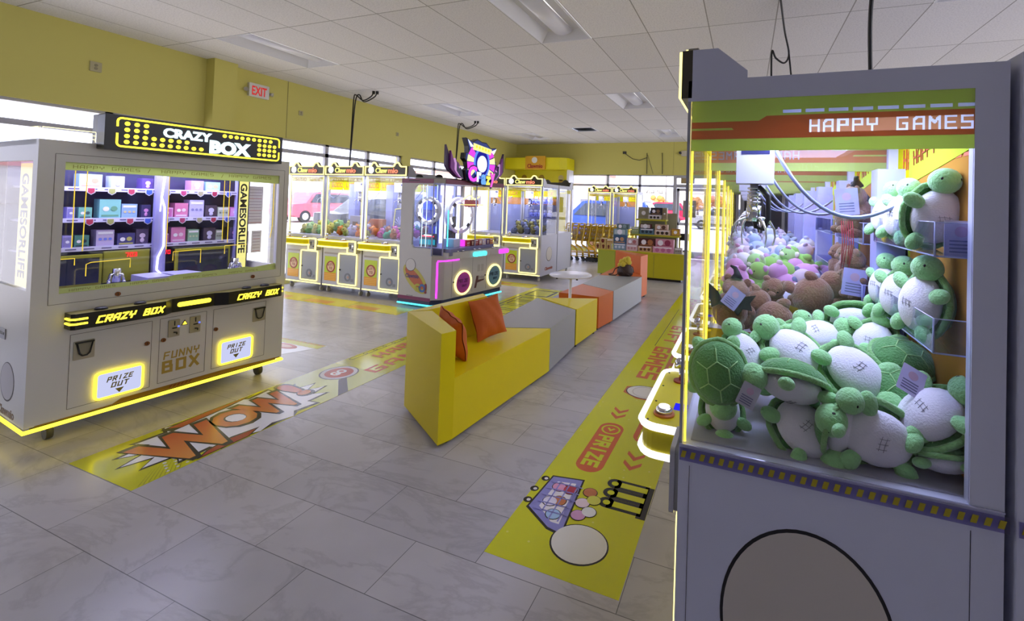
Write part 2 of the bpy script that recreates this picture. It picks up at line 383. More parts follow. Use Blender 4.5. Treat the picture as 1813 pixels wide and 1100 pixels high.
# far wall
mb = MB()
mb.box(XL, XR, YF, YF + t, 2.32, CZ + .3, WALLY); mb.box(XL, -5.0, YF, YF + t, 0, 2.32, WALLY); mb.box(2.9, XR, YF, YF + t, 0, 2.32, WALLY)
mb.box(-5.0, -1.86, YF, YF + t, 0, .1, WALLY); mb.box(-.1, 2.9, YF, YF + t, 0, .1, WALLY)
mb.box(-1.94, -1.935, YF - .003, YF, 2.32, CZ, mat('8E8750', .8))
struct('wall_far', mb)
storefront('window_4', 'X', -5.0, -1.86, (-3.85, -2.89), YF, 2.32, 2.04, .1)
mb = MB(); mb.box(-1.86, -.1, YF + .05, YF + .11, 2.24, 2.32, FRAME); mb.box(-1.93, -1.84, YF + .03, YF + .12, 0, 2.32, FRAME)
mb.box(-.15, -.1, YF + .05, YF + .11, 0, 2.32, FRAME); mb.box(-1.86, -.1, YF + .05, YF + .11, 1.97, 2.07, FRAME)
mb.box(-1.84, -.15, YF + .078, YF + .084, 2.07, 2.25, GL)
struct('trim_1', mb)
mb = MB()
for a in (-1.83, -1.0):
    mb.box(a, a + .07, YF + .05, YF + .1, .02, 1.96, FRAME); mb.box(a + .74, a + .81, YF + .05, YF + .1, .02, 1.96, FRAME)
    mb.box(a, a + .81, YF + .05, YF + .1, .02, .2, FRAME); mb.box(a, a + .81, YF + .05, YF + .1, 1.88, 1.96, FRAME)
    mb.box(a, a + .81, YF + .05, YF + .1, .92, 1.0, FRAME)
d = struct('door_1', mb)
MB().box(-1.76, -.26, YF + .072, YF + .078, .2, 1.88, GL).build('door_glass', d)
MB().box(-1.65, -1.3, YF + .03, YF + .045, 1.15, 1.62, mat('8F8A80', .7)).build('notice_board', d)
MB().box(-1.72, -1.35, YF + .03, YF + .045, 2.09, 2.24, mat('A08B5A', .7)).build('transom_board', d)
storefront('window_5', 'X', -.1, 2.9, (.9, 1.9), YF, 2.32, 2.04, .1)
# right and rear walls (unseen; openings enlarged, rear grey chosen for the light)
mb = MB()
mb.box(XR, XR + t, YB, YF + t, 3.1, CZ + .3, WALLY); mb.box(XR, XR + t, YB, YF + t, 0, .1, WALLY)
for a, b in ((YB, .2), (5.9, 6.2), (12.3, YF + t)): mb.box(XR, XR + t, a, b, .1, 3.1, WALLY)
struct('wall_right', mb)
struct('wall_rear', MB().box(XL - t, XR + t, YB - .1, YB, 0, CZ + .3, mat('9A9AA6', .8)))
struct('baseboard_left', MB().box(XL, XL + .012, 7.8, 8.05, 0, .1, DARK).box(XL, XL + .012, 11.6, YF, 0, .1, DARK))

# ceiling fixtures
TW = mat('E2E2E4', .4); LENS = mat('F0F0F6', .3)
for k, (i, j) in enumerate(troffer_cells):
    x0, y0 = U0 + .61 * i, V0 + 1.22 * j
    where = {(0, -1): 'unlit recessed ceiling light nearest above the yellow sofa, biggest of them', (0, 2): 'unlit recessed ceiling light over the middle of the aisle, next behind the biggest one',
             (0, 5): 'unlit recessed ceiling light furthest down the aisle in front of the far windows', (-6, -1): 'unlit recessed ceiling light above the exit sign on the left',
             (-6, 2): 'unlit recessed ceiling light on the left between the two hanging cable pairs', (-6, 5): 'unlit recessed ceiling light in the far left corner above the yellow booth',
             (6, -1): 'unlit recessed ceiling light at the top right edge of the photo', (6, 2): 'unlit recessed ceiling light above the right machine row', (6, 5): 'unlit recessed ceiling light at the far right end'}[(i, j)]
    T = thing('ceiling_light', where, 'ceiling light', (x0 + .305, y0 + .61, CZ), 0, 'recessed ceiling lights')
    mb = MB(); a, b = .3, .605; c, d = .19, .52
    mb.band([(-a, -b), (a, -b), (a, b), (-a, b)], [(-.285, -.59), (.285, -.59), (.285, .59), (-.285, .59)], -.004, .012, TW)
    P0 = [(-.285, -.59, .0), (.285, -.59, .0), (.285, .59, .0), (-.285, .59, .0)]; P1 = [(-c, -d, .09), (c, -d, .09), (c, d, .09), (-c, d, .09)]
    A_ = mb.vs(P0); B_ = mb.vs(P1)
    for q in range(4): mb.fc([A_[q], A_[(q+1) % 4], B_[(q+1) % 4], B_[q]], TW)
    mb.fc(B_, TW); mb.build('housing', T)
    mb = MB(); mb.loops([[(.11 * math.cos(t_), y, .085 - .055 * math.sin(t_)) for t_ in [math.pi * q / 10 for q in range(11)]] for y in (-.51, .51)], LENS)
    mb.build('lens_cover', T)
T = thing('ceiling_vent', 'square dark slotted air vent in the ceiling grid', 'ceiling vent', (U0 + .61 * -2.5, V0 + 1.22 * 4.75, CZ))
mb = MB(); mb.band([(-.3, -.3), (.3, -.3), (.3, .3), (-.3, .3)], [(-.26, -.26), (.26, -.26), (.26, .26), (-.26, .26)], -.006, .01, TW); mb.box(-.26, .26, -.26, .26, .05, .055, BLACK); mb.build('frame', T)
mb = MB()
for q in range(6): y = -.22 + q * .088; mb.quad([(-.26, y, -.002), (.26, y, -.002), (.26, y + .05, .04), (-.26, y + .05, .04)], mat('6E6E70', .5))
mb.build('slats', T)

# signs and small wall fittings
T = thing('exit_sign', 'white exit sign with red letters and two small lamps on the yellow wall', 'exit sign', (XL, 4.66, 2.98))
M_ = FM((0, 0, 0), (0, 1, 0), (1, 0, 0))
mb = MB(); mb.T = M_; mb.rrect(-.15, .15, -.1, .1, .01, .0, .045, mat('DAD8D0', .5)); mb.build('housing', T)
mb = MB(); mb.T = M_; mb.ft('EXIT', 0, -.068, .136, .046, .048, emit('E03030', .55), width=.22, bold=.015, align='CENTER'); mb.build('lettering', T)
for s_ in (-1, 1):
    mb = MB(); mb.T = M_; mb.cyl((s_ * .15, 0, .02), (s_ * .175, -.01, .03), .01, ALU); mb.cyl((s_ * .175, -.01, .03), (s_ * .205, -.015, .06), .022, mat('B8B4AA', .4), r1=.03); mb.build('emergency_lamp', T)
for nm, y, z, s_, lb in (('wall_socket', 2.84, 2.82, .05, 'square grey wall outlet high on the yellow wall left of the pillar'), ('wall_socket', 5.38, 2.79, .035, 'faint square outlet on the yellow wall right of the exit sign'), ('wall_socket', 7.61, 2.78, .035, 'small outlet on the yellow wall above the three claw machines')):
    mb = MB(); mb.T = FM((XL, y, z), (0, 1, 0), (1, 0, 0)); g = mat('B5AC80', .6); mb.rrect(-s_, s_, -s_ * 1.1, s_ * 1.1, .006, 0, .012, g)
    for a in (-.3, .3): mb.disc((0, a * s_ * 1.2), s_ * .3, .012, .016, mat('8E8664', .6))
    tag(mb.build(nm), lb, 'wall outlet', 'outlets on the yellow wall')
# dangling cables
def cable(name, label, lines, r=.011, ends=()):
    mb = MB()
    for L in lines:
        P = [Vector(p) for p in L]; out = []
        for i in range(len(P) - 1):
            p0, p1, p2, p3 = P[max(i-1, 0)], P[i], P[i+1], P[min(i+2, len(P)-1)]
            for k in range(6):
                t_ = k / 6; out.append(.5 * ((2*p1) + (p2-p0)*t_ + (2*p0-5*p1+4*p2-p3)*t_*t_ + (3*p1-p0-3*p2+p3)*t_**3))
        out.append(P[-1]); mb.tube(out, r, BLACK, 6)
    for e in ends: mb.cyl(e, (e[0], e[1], e[2] - .05), r * 2.2, BLACK, 8)
    return tag(mb.build(name), label, 'cable', 'black cables hanging from the ceiling')
for nm, x, y, zb, dx, lb in (('hanging_cable', -6.42, 6.0, 1.93, .42, 'pair of black cables looping down behind the three claw machines'), ('hanging_cable', -6.3, 8.9, 2.2, .45, 'pair of black cables hanging left of the winged topper')):
    cable(nm, lb, [[(x + dx, y + .02, CZ), (x + dx - .03, y, CZ - .09), (x + dx * .5, y, CZ - .15), (x + .05, y, CZ - .05), (x, y, CZ - .12), (x - .02, y, CZ - .7), (x - .04, y, zb)],
                   [(x + dx + .06, y + .04, CZ), (x + dx + .02, y + .02, CZ - .1), (x + dx * .5, y + .02, CZ - .17), (x + .1, y + .02, CZ - .04), (x + .03, y + .01, CZ - .15), (x, y, CZ - .7), (x - .035, y, zb)]], .011,
          ((x + dx, y + .02, CZ), (x + dx + .06, y + .04, CZ)))
cable('hanging_cable', 'black cable bundle hanging at the far left edge over the prize box machine', [[(-4.35, 1.2, CZ), (-4.36, 1.21, 2.8), (-4.37, 1.22, 2.2), (-4.4, 1.26, 1.75)], [(-4.3, 1.22, CZ), (-4.32, 1.23, 2.9), (-4.37, 1.24, 2.5), (-4.36, 1.25, 2.1), (-4.39, 1.28, 1.75)]], .008)
cable('hanging_cable', 'tangled black cable high behind the right claw machine, its left strand', [[(.22, 4.1, CZ), (.3, 4.7, CZ - .1), (.36, 4.95, CZ - .25), (.32, 4.95, CZ - .34), (.24, 4.9, CZ - .3), (.2, 4.85, CZ - .25), (.205, 4.9, CZ - .6), (.22, 5.0, CZ - 1.3)], [(.36, 4.95, CZ - .25), (.4, 5.0, CZ - .6), (.45, 5.05, CZ - 1.3)]], .009)
cable('hanging_cable', 'single thick black cable dropping behind the right claw machine', [[(.9, 4.2, CZ), (.93, 4.4, CZ - .3), (1.0, 4.6, CZ - .9), (1.1, 4.7, CZ - 1.5)]], .016)
mb = MB(); c3 = mat('3C3A34', .6)
mb.box(-3.4, -3.3, YF - .03, YF, 2.93, 3.0, c3)
mb.tube([(-3.35, YF - .02, 2.95), (-3.1, YF - .02, 2.78), (-2.9, YF - .02, 2.74), (-2.68, YF - .02, 2.82)], .009, c3, 6)
for x_, z_ in ((-2.68, 2.35), (-2.24, 2.35)): mb.tube([(x_, YF - .015, 2.35), (x_ - .01, YF - .015, 2.95)], .009, c3, 6)
mb.tube([(-2.67, YF - .02, 2.9), (-2.5, YF - .02, 2.35)], .006, c3, 6)
tag(mb.build('wall_cable'), 'dark wires draped on the yellow wall over the far windows', 'cable')
mb = MB(); mb.T = FM((-2.2, YF + .04, 1.88), (-1, 0, 0), (0, 1, 0)); mb.T = FM((-2.22, YF + .03, 1.80), (-1, 0, 0), (0, 1, 0))
mb.sf('OPEN', 0, 0, .15, 0, .004, BLACK, width=.46, t=.1, shear=.1)
tag(mb.build('window_lettering'), 'black lettering on the far window reading open in reverse', 'window sign')
# small exit sign on far wall near right
mb = MB(); mb.box(-1.72, -1.5, YF - .05, YF, 2.85, 3.0, mat('C9C0A8', .6)); mb.cyl((-1.76, YF - .03, 2.95), (-1.74, YF - .09, 2.93), .035, DARK); tag(mb.build('emergency_light'), 'small emergency light on the far yellow wall above the door', 'emergency light')
# booth in the far left corner
T = thing('prize_booth', 'bright yellow corner booth with a curved fascia behind the claw machines', 'booth', (-6.9, 12.2, 0))
BY = mat('E8DC10', .4)
mb = MB(); P = [(0.02, .0), (1.5, .0), (1.8, .04), (1.98, .16), (2.0, .3), (2.0, .72), (.02, .72)]
mb.prism(P, 2.42, 2.76, BY); mb.build('fascia', T)
mb = MB(); mb.box(.02, 1.95, .66, .72, .0, 2.42, mat('D8CC14', .6)); mb.build('back_panel', T)
mb = MB(); mb.box(1.93, 2.0, .3, .66, 0, 2.42, WHITE2); mb.build('side_post', T)
mb = MB(); mb.T = FM((0, .655, 0), (1, 0, 0), (0, -1, 0)); br = mat('A08018', .6)
for x_ in (.35, .95, 1.6):
    mb = MB(); mb.T = FM((0, .655, 0), (1, 0, 0), (0, -1, 0)); mb.disc((x_, 2.2), .09, 0, .004, mat('C8B878', .6) if x_ > 1.2 else br); mb.rrect(x_ - .07, x_ + .07, 1.95, 2.15, .03, 0, .004, br); mb.build('wall_graphic', T)
T = thing('hanging_sign', 'yellow square logo sign hanging on the booth fascia', 'sign', (-6.9 + 1.03, 12.195, 2.6))
M_ = FM((0, 0, 0), (1, 0, 0), (0, -1, 0))
mb = MB(); mb.T = M_; mb.rrect(-.3, .34, -.2, .2, .02, 0, .05, mat('D8A018', .5)); mb.build('board', T)
mb = MB(); mb.T = M_; mb.disc((0, .08), .09, .05, .056, mat('EFEDE0', .5)); mb.ft('Clawmio', 0.02, -.15, .12, .05, .056, mat('A02818', .5), width=.5, bold=.03, align='CENTER'); mb.build('logo', T)
#END_PART1
# ---------------------------------------------------------------- claw machines
FY = film('D2E088', .5); FO = film('D69468', .45); FB = film('E6EAFF', .75)
GOLD = mat('A07A1C', .35, .2)
def claw_machine(name, label, cat, loc, rz, W=.76, D=.73, zg=.82, zt=1.74, group=None, films=False, banner='GOOD LUCK', cool=(.72, .74, 1.0), power=9, detail=True, header=True, closed_back=True, lamp=True):
    T = thing(name, label, cat, loc, rz, group)
    zr = zt + .06
    # lower cabinet
    GREYCAB = BLUECAB if films else globals()['GREYCAB']
    mb = MB(); mb.box(0, W, 0, D, .1, zg - .06, GREYCAB)
    mb.prism([(0, .0), (W, .0), (W, D), (0, D)], zg - .06, zg, GREYCAB)
    mb.build('cabinet', T, bevel=.006)
    mb = MB(); mb.box(.01, W - .01, -.002, .02, .108, .122, EY); mb.build('base_light', T)
    for x_ in (.06, W - .06):
        for y_ in (.06, D - .06):
            mb = MB(); mb.cyl((x_, y_, .06), (x_, y_, .1), .018, ALU, 8); mb.cyl((x_ - .014, y_ + .01, .032), (x_ + .014, y_ + .01, .032), .032, mat('C8C2A8', .4), 12); mb.box(x_ - .02, x_ + .02, y_ - .02, y_ + .02, .06, .068, ALU); mb.build('caster', T)
    # roof
    mb = MB(); mb.box(0, W, 0, D, zt, zr, GREYCAB); mb.build('roof', T, bevel=.004)
    # posts
    PM = ALU
    for xi in (0, 1):
        for yi in (0, 1):
            wx = .03; wy = .03
            if films: wx, wy = (.03, .065) if yi else (.009, .009)
            x0 = 0 if xi == 0 else W - wx; y0 = 0 if yi == 0 else D - wy
            mb = MB(); mb.box(x0, x0 + wx, y0, y0 + wy, zg, zt, ALU if yi == 0 else GREYCAB); mb.build('corner_post', T)
    fe = .012 if films else .03
    for x_ in (fe + .006, W - fe - .006): mb = MB(); mb.tube([(x_, .002 if not films else .014, zg), (x_, .002 if not films else .014, zt)], .007 if not films else .0032, EY if not films else EYD, 6); mb.build('front_light_strip', T)
    # glass
    mb = MB(); mb.box(fe, W - fe, .003, .008, zg, zt, GLASS); mb.build('front_glass', T)
    ds = D - (.065 if films else .03)
    mb = MB(); mb.box(0.003, .008, fe, ds, zg, zt, GLASS); mb.build('side_glass', T)
    mb = MB(); mb.box(W - .008, W - .003, fe, ds, zg, zt, GLASS); mb.build('side_glass', T)
    # back
    mb = MB()
    if closed_back:
        mb.box(.03, W - .03, D - .02, D - .006, zg, zt, mat('9098C8', .4))
        mb.box(.03, W - .03, D - .024, D - .021, zg + .55, zt - .12, mat('C88840', .5)); mb.build('back_panel', T)
    else:
        mb.box(.03, W - .03, D - .02, D - .014, zg, zt, GLASS); mb.build('back_panel', T)
        mb = MB(); mb.box(W - .17, W - .035, D - .12, D - .022, zg, zt - .1, mat('A8B0F0', .4)); mb.build('equipment_column', T)
    mb = MB(); mb.box(.03, W - .03, D - .034, D - .028, zt - .2, zt - .03, film('E6E020', .3))
    mb.T = FM((0, D - .035, 0), (1, 0, 0), (0, -1, 0)); mb.sf(banner, .1, zt - .15, .075, 0, .002, mat('C86018', .5), width=W - .2)
    mb.build('header_banner', T)
    mb = MB(); mb.T = FM((0, .014, 0), (1, 0, 0), (0, -1, 0)) 
    mb.box(.04, W - .04, zt - .09, zt - .015, -.004, -.002, film('E8E028', .4, .35)); mb.sf(banner, .12, zt - .08, .05, -.0015, 0, mat('D8A020', .5), width=W - .24); mb.build('front_film', T)
    # floor of the prize bin, and inner lip of the chute
    mb = MB(); mb.box(.03, W - .03, .03, D - .03, zg - .002, zg + .004, mat('A8A8B8', .5)); mb.build('bin_floor', T)
    # ceiling lamp of the cabinet
    if lamp:
        mb = MB(); mb.box(.1, W - .1, .1, .13, zt - .02, zt - .012, EWB); mb.box(.1, W - .1, D - .13, D - .1, zt - .02, zt - .012, EWB); mb.build('ceiling_tube', T)
        area('cabinet_lamp', (W / 2, D / 2, zt - .03), W * .6, D * .6, power, cool, parent=T)
    # header sign
    if header:
        h0, h1 = zt + .01, zt + .15
        def outl(g):
            P = [(g, h0 + g), (W - g, h0 + g), (W - g, h1 - g)]
            for cx in (W - .17, .17):
                P += [(cx + (.085 - g) , h1 - g)] + [(cx + (.065 - g) * math.cos(a), h1 - .01 - g + (.07 - g * .3) * math.sin(a)) for a in [math.pi * k / 8 for k in range(1, 8)]] + [(cx - (.085 - g), h1 - g)]
            return P + [(g, h1 - g)]
        M_ = FM((0, -.02, 0), (1, 0, 0), (0, -1, 0))
        mb = MB(); mb.T = M_; mb.prism(outl(0), -.03, 0, mat('4A4636', .4)); h = mb.build('header_sign', T)
        mb = MB(); mb.T = M_; mb.band(outl(.002), outl(.018), 0, .008, EY); mb.build('neon_outline', h)
        mb = MB(); mb.T = M_; mb.disc((.12, (h0 + h1) / 2 + .01), .05, 0, .01, emit('FFFFFF', 1.1)); mb.disc((.12 + .05, (h0 + h1) / 2 + .0), .045, -.001, .004, BLACK)
        mb.ft('Claw', .2, h0 + .04, .075, .002, .01, emit('F4F080', 1.2), width=.21, bold=.012); mb.ft('mio', .43, h0 + .04, .075, .002, .01, emit('FF9070', 1.1), width=.17, bold=.012)
        mb.box(.2, .58, h0 + .02, h0 + .03, 0, .004, mat('B87888', .5)); mb.build('logo_lettering', h)
        for x_ in (.0, W - .012):
            mb = MB(); a = mb.vs([(x_, .01, zr), (x_, .16, zr), (x_, .16, zr + .02), (x_, .08, h1 - .0), (x_, .01, h1)]); b = mb.vs([(x_ + .012, .01, zr), (x_ + .012, .16, zr), (x_ + .012, .16, zr + .02), (x_ + .012, .08, h1), (x_ + .012, .01, h1)])
            mb.fc(a[::-1], GREYCAB); mb.fc(b, GREYCAB)
            for q in range(5): mb.fc([a[q], a[(q+1) % 5], b[(q+1) % 5], b[q]], GREYCAB)
            mb.build('side_wedge', h)
    # control panel with lit edges
    zc = zg - .045
    px0, px1, pd = .03, W * .78, .15
    P = [(px0, 0)] + [(px0 + .0, -pd + .06)] + [(px0 + .06 - .06 * math.cos(a), -pd + .06 - .06 * math.sin(a)) for a in [math.pi / 2 * k / 5 for k in range(1, 6)]]
    P += [(px1 - .06 + .06 * math.sin(a), -pd + .06 - .06 * math.cos(a)) for a in [math.pi / 2 * k / 5 for k in range(6)]] + [(px1, 0)]
    mb = MB(); mb.prism(P, zc - .09, zc, film('E8DC20', .2) if not detail else mat('D8C81C', .3)); cp = mb.build('control_panel', T)
    mb = MB()
    for z_ in (zc - .003, zc - .092): mb.tube([(x, y - .004, z_) for x, y in P], .012 if films else .011, EW if films else EY, 6)
    mb.build('edge_light', cp)
    mb = MB(); jx = px0 + .12
    mb.disc((jx, -.07), .03, zc, zc + .006, mat('A03018', .4)); mb.cyl((jx, -.07, zc), (jx, -.075, zc + .06), .007, CHROME, 8); mb.ell((jx, -.075, zc + .075), (.022, .022, .022), CHROME); mb.build('joystick', cp)
    mb = MB(); bx_ = px1 - .1; mb.lathe([(.036, 0), (.036, .006), (.03, .008)], (bx_, -.085, zc), mat('C06A28', .4)); mb.lathe([(.028, .006), (.028, .02), (.022, .026), (.001, .028)], (bx_, -.085, zc), CHROME); mb.disc((bx_, -.085), .019, zc + .025, zc + .03, emit('F4F0FF', 1.2)); mb.build('button', cp)
    mb = MB(); mb.box(px1 - .2, px1 - .15, -.06, -.015, zc, zc + .004, emit('2828E0', .9)); mb.build('display', cp)
    mb = MB()
    for q in range(4): mb.disc((px0 + .04 + q * (px1 - px0 - .08) / 3, -pd + .02), .004, zc, zc + .002, BLACK, n=8)
    mb.build('screws', cp)
    # coin box
    cbd = .02 if films else .09
    M_ = FM((0, 0, 0), (1, 0, 0), (0, -1, 0))
    mb = MB(); mb.T = M_; mb.rrect(W * .76, W - .03, zg - .22, zg - .04, .012, 0, cbd, mat('A8A8A4', .4)); cb = mb.build('coin_box', T)
    mb = MB(); mb.T = M_; mb.rframe(W * .76 - .006, W - .024, zg - .226, zg - .034, .016, .02, cbd - .006, cbd + .008, EY if not films else ALU); mb.build('light_frame', cb)
    mb = MB(); mb.T = M_; mb.box(W * .82, W * .84, zg - .15, zg - .09, cbd, cbd + .004, BLACK); mb.disc((W * .9, zg - .11), .013, cbd, cbd + .008, CHROME); mb.disc((W * .9, zg - .16), .01, cbd, cbd + .005, BLACK); mb.build('coin_slot', cb)
    # prize door
    mb = MB(); mb.T = M_; mb.rrect(.33, .68, .15, zg - .24, .02, 0, .008, mat('9FA4AE', .35)); pdoor = mb.build('prize_door', T)
    mb = MB(); mb.T = M_; mb.rframe(.325, .685, .145, zg - .235, .024, .014 if not films else .008, .006, .018 if not films else .01, EY); mb.build('light_frame', pdoor)
    mb = MB(); mb.T = M_; mb.ring((.51, .26), .06, .035, .008, .011, mat('7D8088', .5)); mb.disc((.52, .26), .02, .008, .011, mat('B89888', .5)); mb.rrect(.57, .62, .2, .24, .01, .008, .011, mat('8A8D94', .5)); mb.build('door_emblem', pdoor)
    mb = MB(); mb.T = M_; mb.cyl((.36, .36, .008), (.36, .36, .016), .012, BLACK, 10); mb.build('lock', pdoor)
    # poster
    mb = MB(); mb.T = M_; mb.box(.045, .275, .3, .54, 0, .004, mat('C8DC28', .4)); mb.box(.045, .275, .18, .3, 0, .004, mat('F0A830', .4)); mb.ring((.17, .39), .085, .066, .004, .007, mat('A84030', .5)); mb.disc((.17, .39), .066, .004, .006, mat('EFC8A0', .5))
    mb.sf('GIFT', .115, .4, .04, .006, .008, mat('983828', .5), width=.11); mb.sf('TO', .14, .35, .035, .006, .008, mat('983828', .5), width=.06)
    for q in range(4): mb.box(.055, .265, .195 + q * .025, .203 + q * .025, .004, .0055, mat('F8C868', .5))
    mb.build('front_poster', T)
    mb = MB(); mb.T = M_; mb.box(.03, .3, .575, .6, 0, .002, mat('A8A09C', .5)); mb.box(-.004, .004, .1, zg - .07, -.01, .0005, SEAM); mb.build('nameplate', T)
    # side emblem: plain round sticker with a lettered strip
    mb = MB(); mb.T = FM((W, 0, 0), (0, 1, 0), (1, 0, 0)); mb.disc((D / 2, .48), .135, 0, .0015, mat('4A4038', .5)); mb.disc((D / 2, .485), .128, .0015, .0022, mat('D8D2C2', .5)); mb.ft('Clawmio', D / 2, .19, .06, .001, .003, mat('A85838', .5), width=.36, bold=.03, align='CENTER')
    if not films: mb.build('side_sticker', T)
    # gantry and claw
    gz = zt - .07; gy = .19 if films else D * .47; cxm = .37 if films else W * .42
    mb = MB(); mb.box(.04, W - .04, gy - .012, gy + .018, gz, gz + .03, mat('B8BCC8', .4)); mb.build('gantry_rail', T)
    mb = MB(); mb.box(cxm - .055, cxm + .055, gy - .06, gy + .06, gz - .15, gz, mat('E4E6FA', .3)); cr_ = mb.build('claw_carriage', T, bevel=.014)
    mb = MB(); mb.box(cxm + .055, cxm + .057, gy - .045, gy + .045, gz - .05, gz - .025, mat('3A3C70', .3)); mb.build('carriage_slot', cr_)
    cc = (cxm, gy); zc0 = gz - .15; mb = MB()
    mb.cyl((cc[0], cc[1], zc0 - .11), (cc[0], cc[1], zc0), .014, CHROME, 12); mb.cyl((cc[0], cc[1], zc0 - .13), (cc[0], cc[1], zc0 - .075), .024, CHROME, 14)
    for q in range(5): mb.cyl((cc[0], cc[1], zc0 - .012 - .012 * q), (cc[0], cc[1], zc0 - .018 - .012 * q), .022, CHROME, 12)
    cl = mb.build('claw', T)
    for q in range(4):
        a = 1.571 * q + .5; dx, dy = math.cos(a), math.sin(a); mb = MB()
        mb.tube([(cc[0] + dx * r_, cc[1] + dy * r_, zc0 - z_) for r_, z_ in ((.012, .12), (.035, .118), (.06, .13), (.078, .155), (.082, .185), (.074, .215))], [.0045, .005, .005, .004, .003, .002], CHROME, 6); mb.build('claw_prong', cl)
    mb = MB(); mb.tube([(cc[0] + .01, cc[1] + .015, zc0 - .01), (cc[0] + .03, cc[1] + .045, zc0 - .04), (cc[0] + .02, cc[1] + .045, zc0 - .12), (cc[0] + .01, cc[1] + .03, zc0 - .155), (cc[0], cc[1] + .008, zc0 - .15), (cc[0], cc[1], zc0 - .11)], .009, BLACK, 8); mb.build('coiled_cord', cl)
    mb = MB(); cbm = mat('8890B0', .3, .4)
    if films:
        def arc(x0, x1, y0, y1, z0, z1, zs, r_):
            mb.tube([(x0 + (x1 - x0) * k / 14, y0 + (y1 - y0) * (k / 14) ** 1.0, z0 + (z1 - z0) * k / 14 - zs * 4 * (k / 14) * (1 - k / 14) * (1.15 - .3 * k / 14)) for k in range(15)], r_, cbm, 8)
        arc(cxm, cxm - .02, gy + .06, D - .07, gz - .02, gz - .17, .155, .0065)
    else: arcp = [(cxm + .05 + (W - .11 - cxm) * f, gy + .05 * f, gz - .03 - dz) for f, dz in ((0, 0), (.12, .12), (.3, .21), (.5, .235), (.7, .2), (.88, .13), (1, .08))]; mb.tube(arcp, .005, cbm, 8)
    mb.build('cable_loop', T)
    return T

A_LABELS = ['yellow lit claw machine nearest the big prize box machine, leftmost of three', 'middle yellow lit claw machine of the row of three', 'yellow lit claw machine beside the winged pink topper machine']
for k in range(3):
    claw_machine('claw_machine', A_LABELS[k], 'claw machine', (-6.715 + .775 * k, 5.10, 0), 0, W=.755, D=.74, zg=.84, zt=1.745, group='claw machines under the left windows', closed_back=False, power=5, detail=False)
claw_machine('claw_machine', 'claw machine with grey round sticker on its side beyond the topper machine', 'claw machine', (-4.205, 7.52, 0), 0, W=.76, D=.74, zg=.84, zt=1.73, group='claw machines in the far island', power=7, detail=False)
claw_machine('claw_machine', 'claw machine in the far island half hidden behind the topper machine', 'claw machine', (-4.98, 7.52, 0), 0, W=.76, D=.74, zg=.84, zt=1.73, group='claw machines in the far island', power=5, detail=False)
claw_machine('claw_machine', 'claw machine backing onto the far island, facing the yellow carts', 'claw machine', (-3.445, 9.03, 0), math.pi, W=.76, D=.74, zg=.84, zt=1.73, group='claw machines in the far island', power=4, detail=False)
claw_machine('claw_machine', 'grey claw machine standing in front of the far window behind the carts', 'claw machine', (-3.37, 11.85, 0), 0, W=.68, D=.7, zg=.84, zt=1.74, group='claw machines by the far window', power=3, detail=False)
claw_machine('claw_machine', 'claw machine mostly hidden at the left of the far window', 'claw machine', (-4.07, 11.85, 0), 0, W=.68, D=.7, zg=.84, zt=1.74, group='claw machines by the far window', closed_back=False, power=2, detail=False)

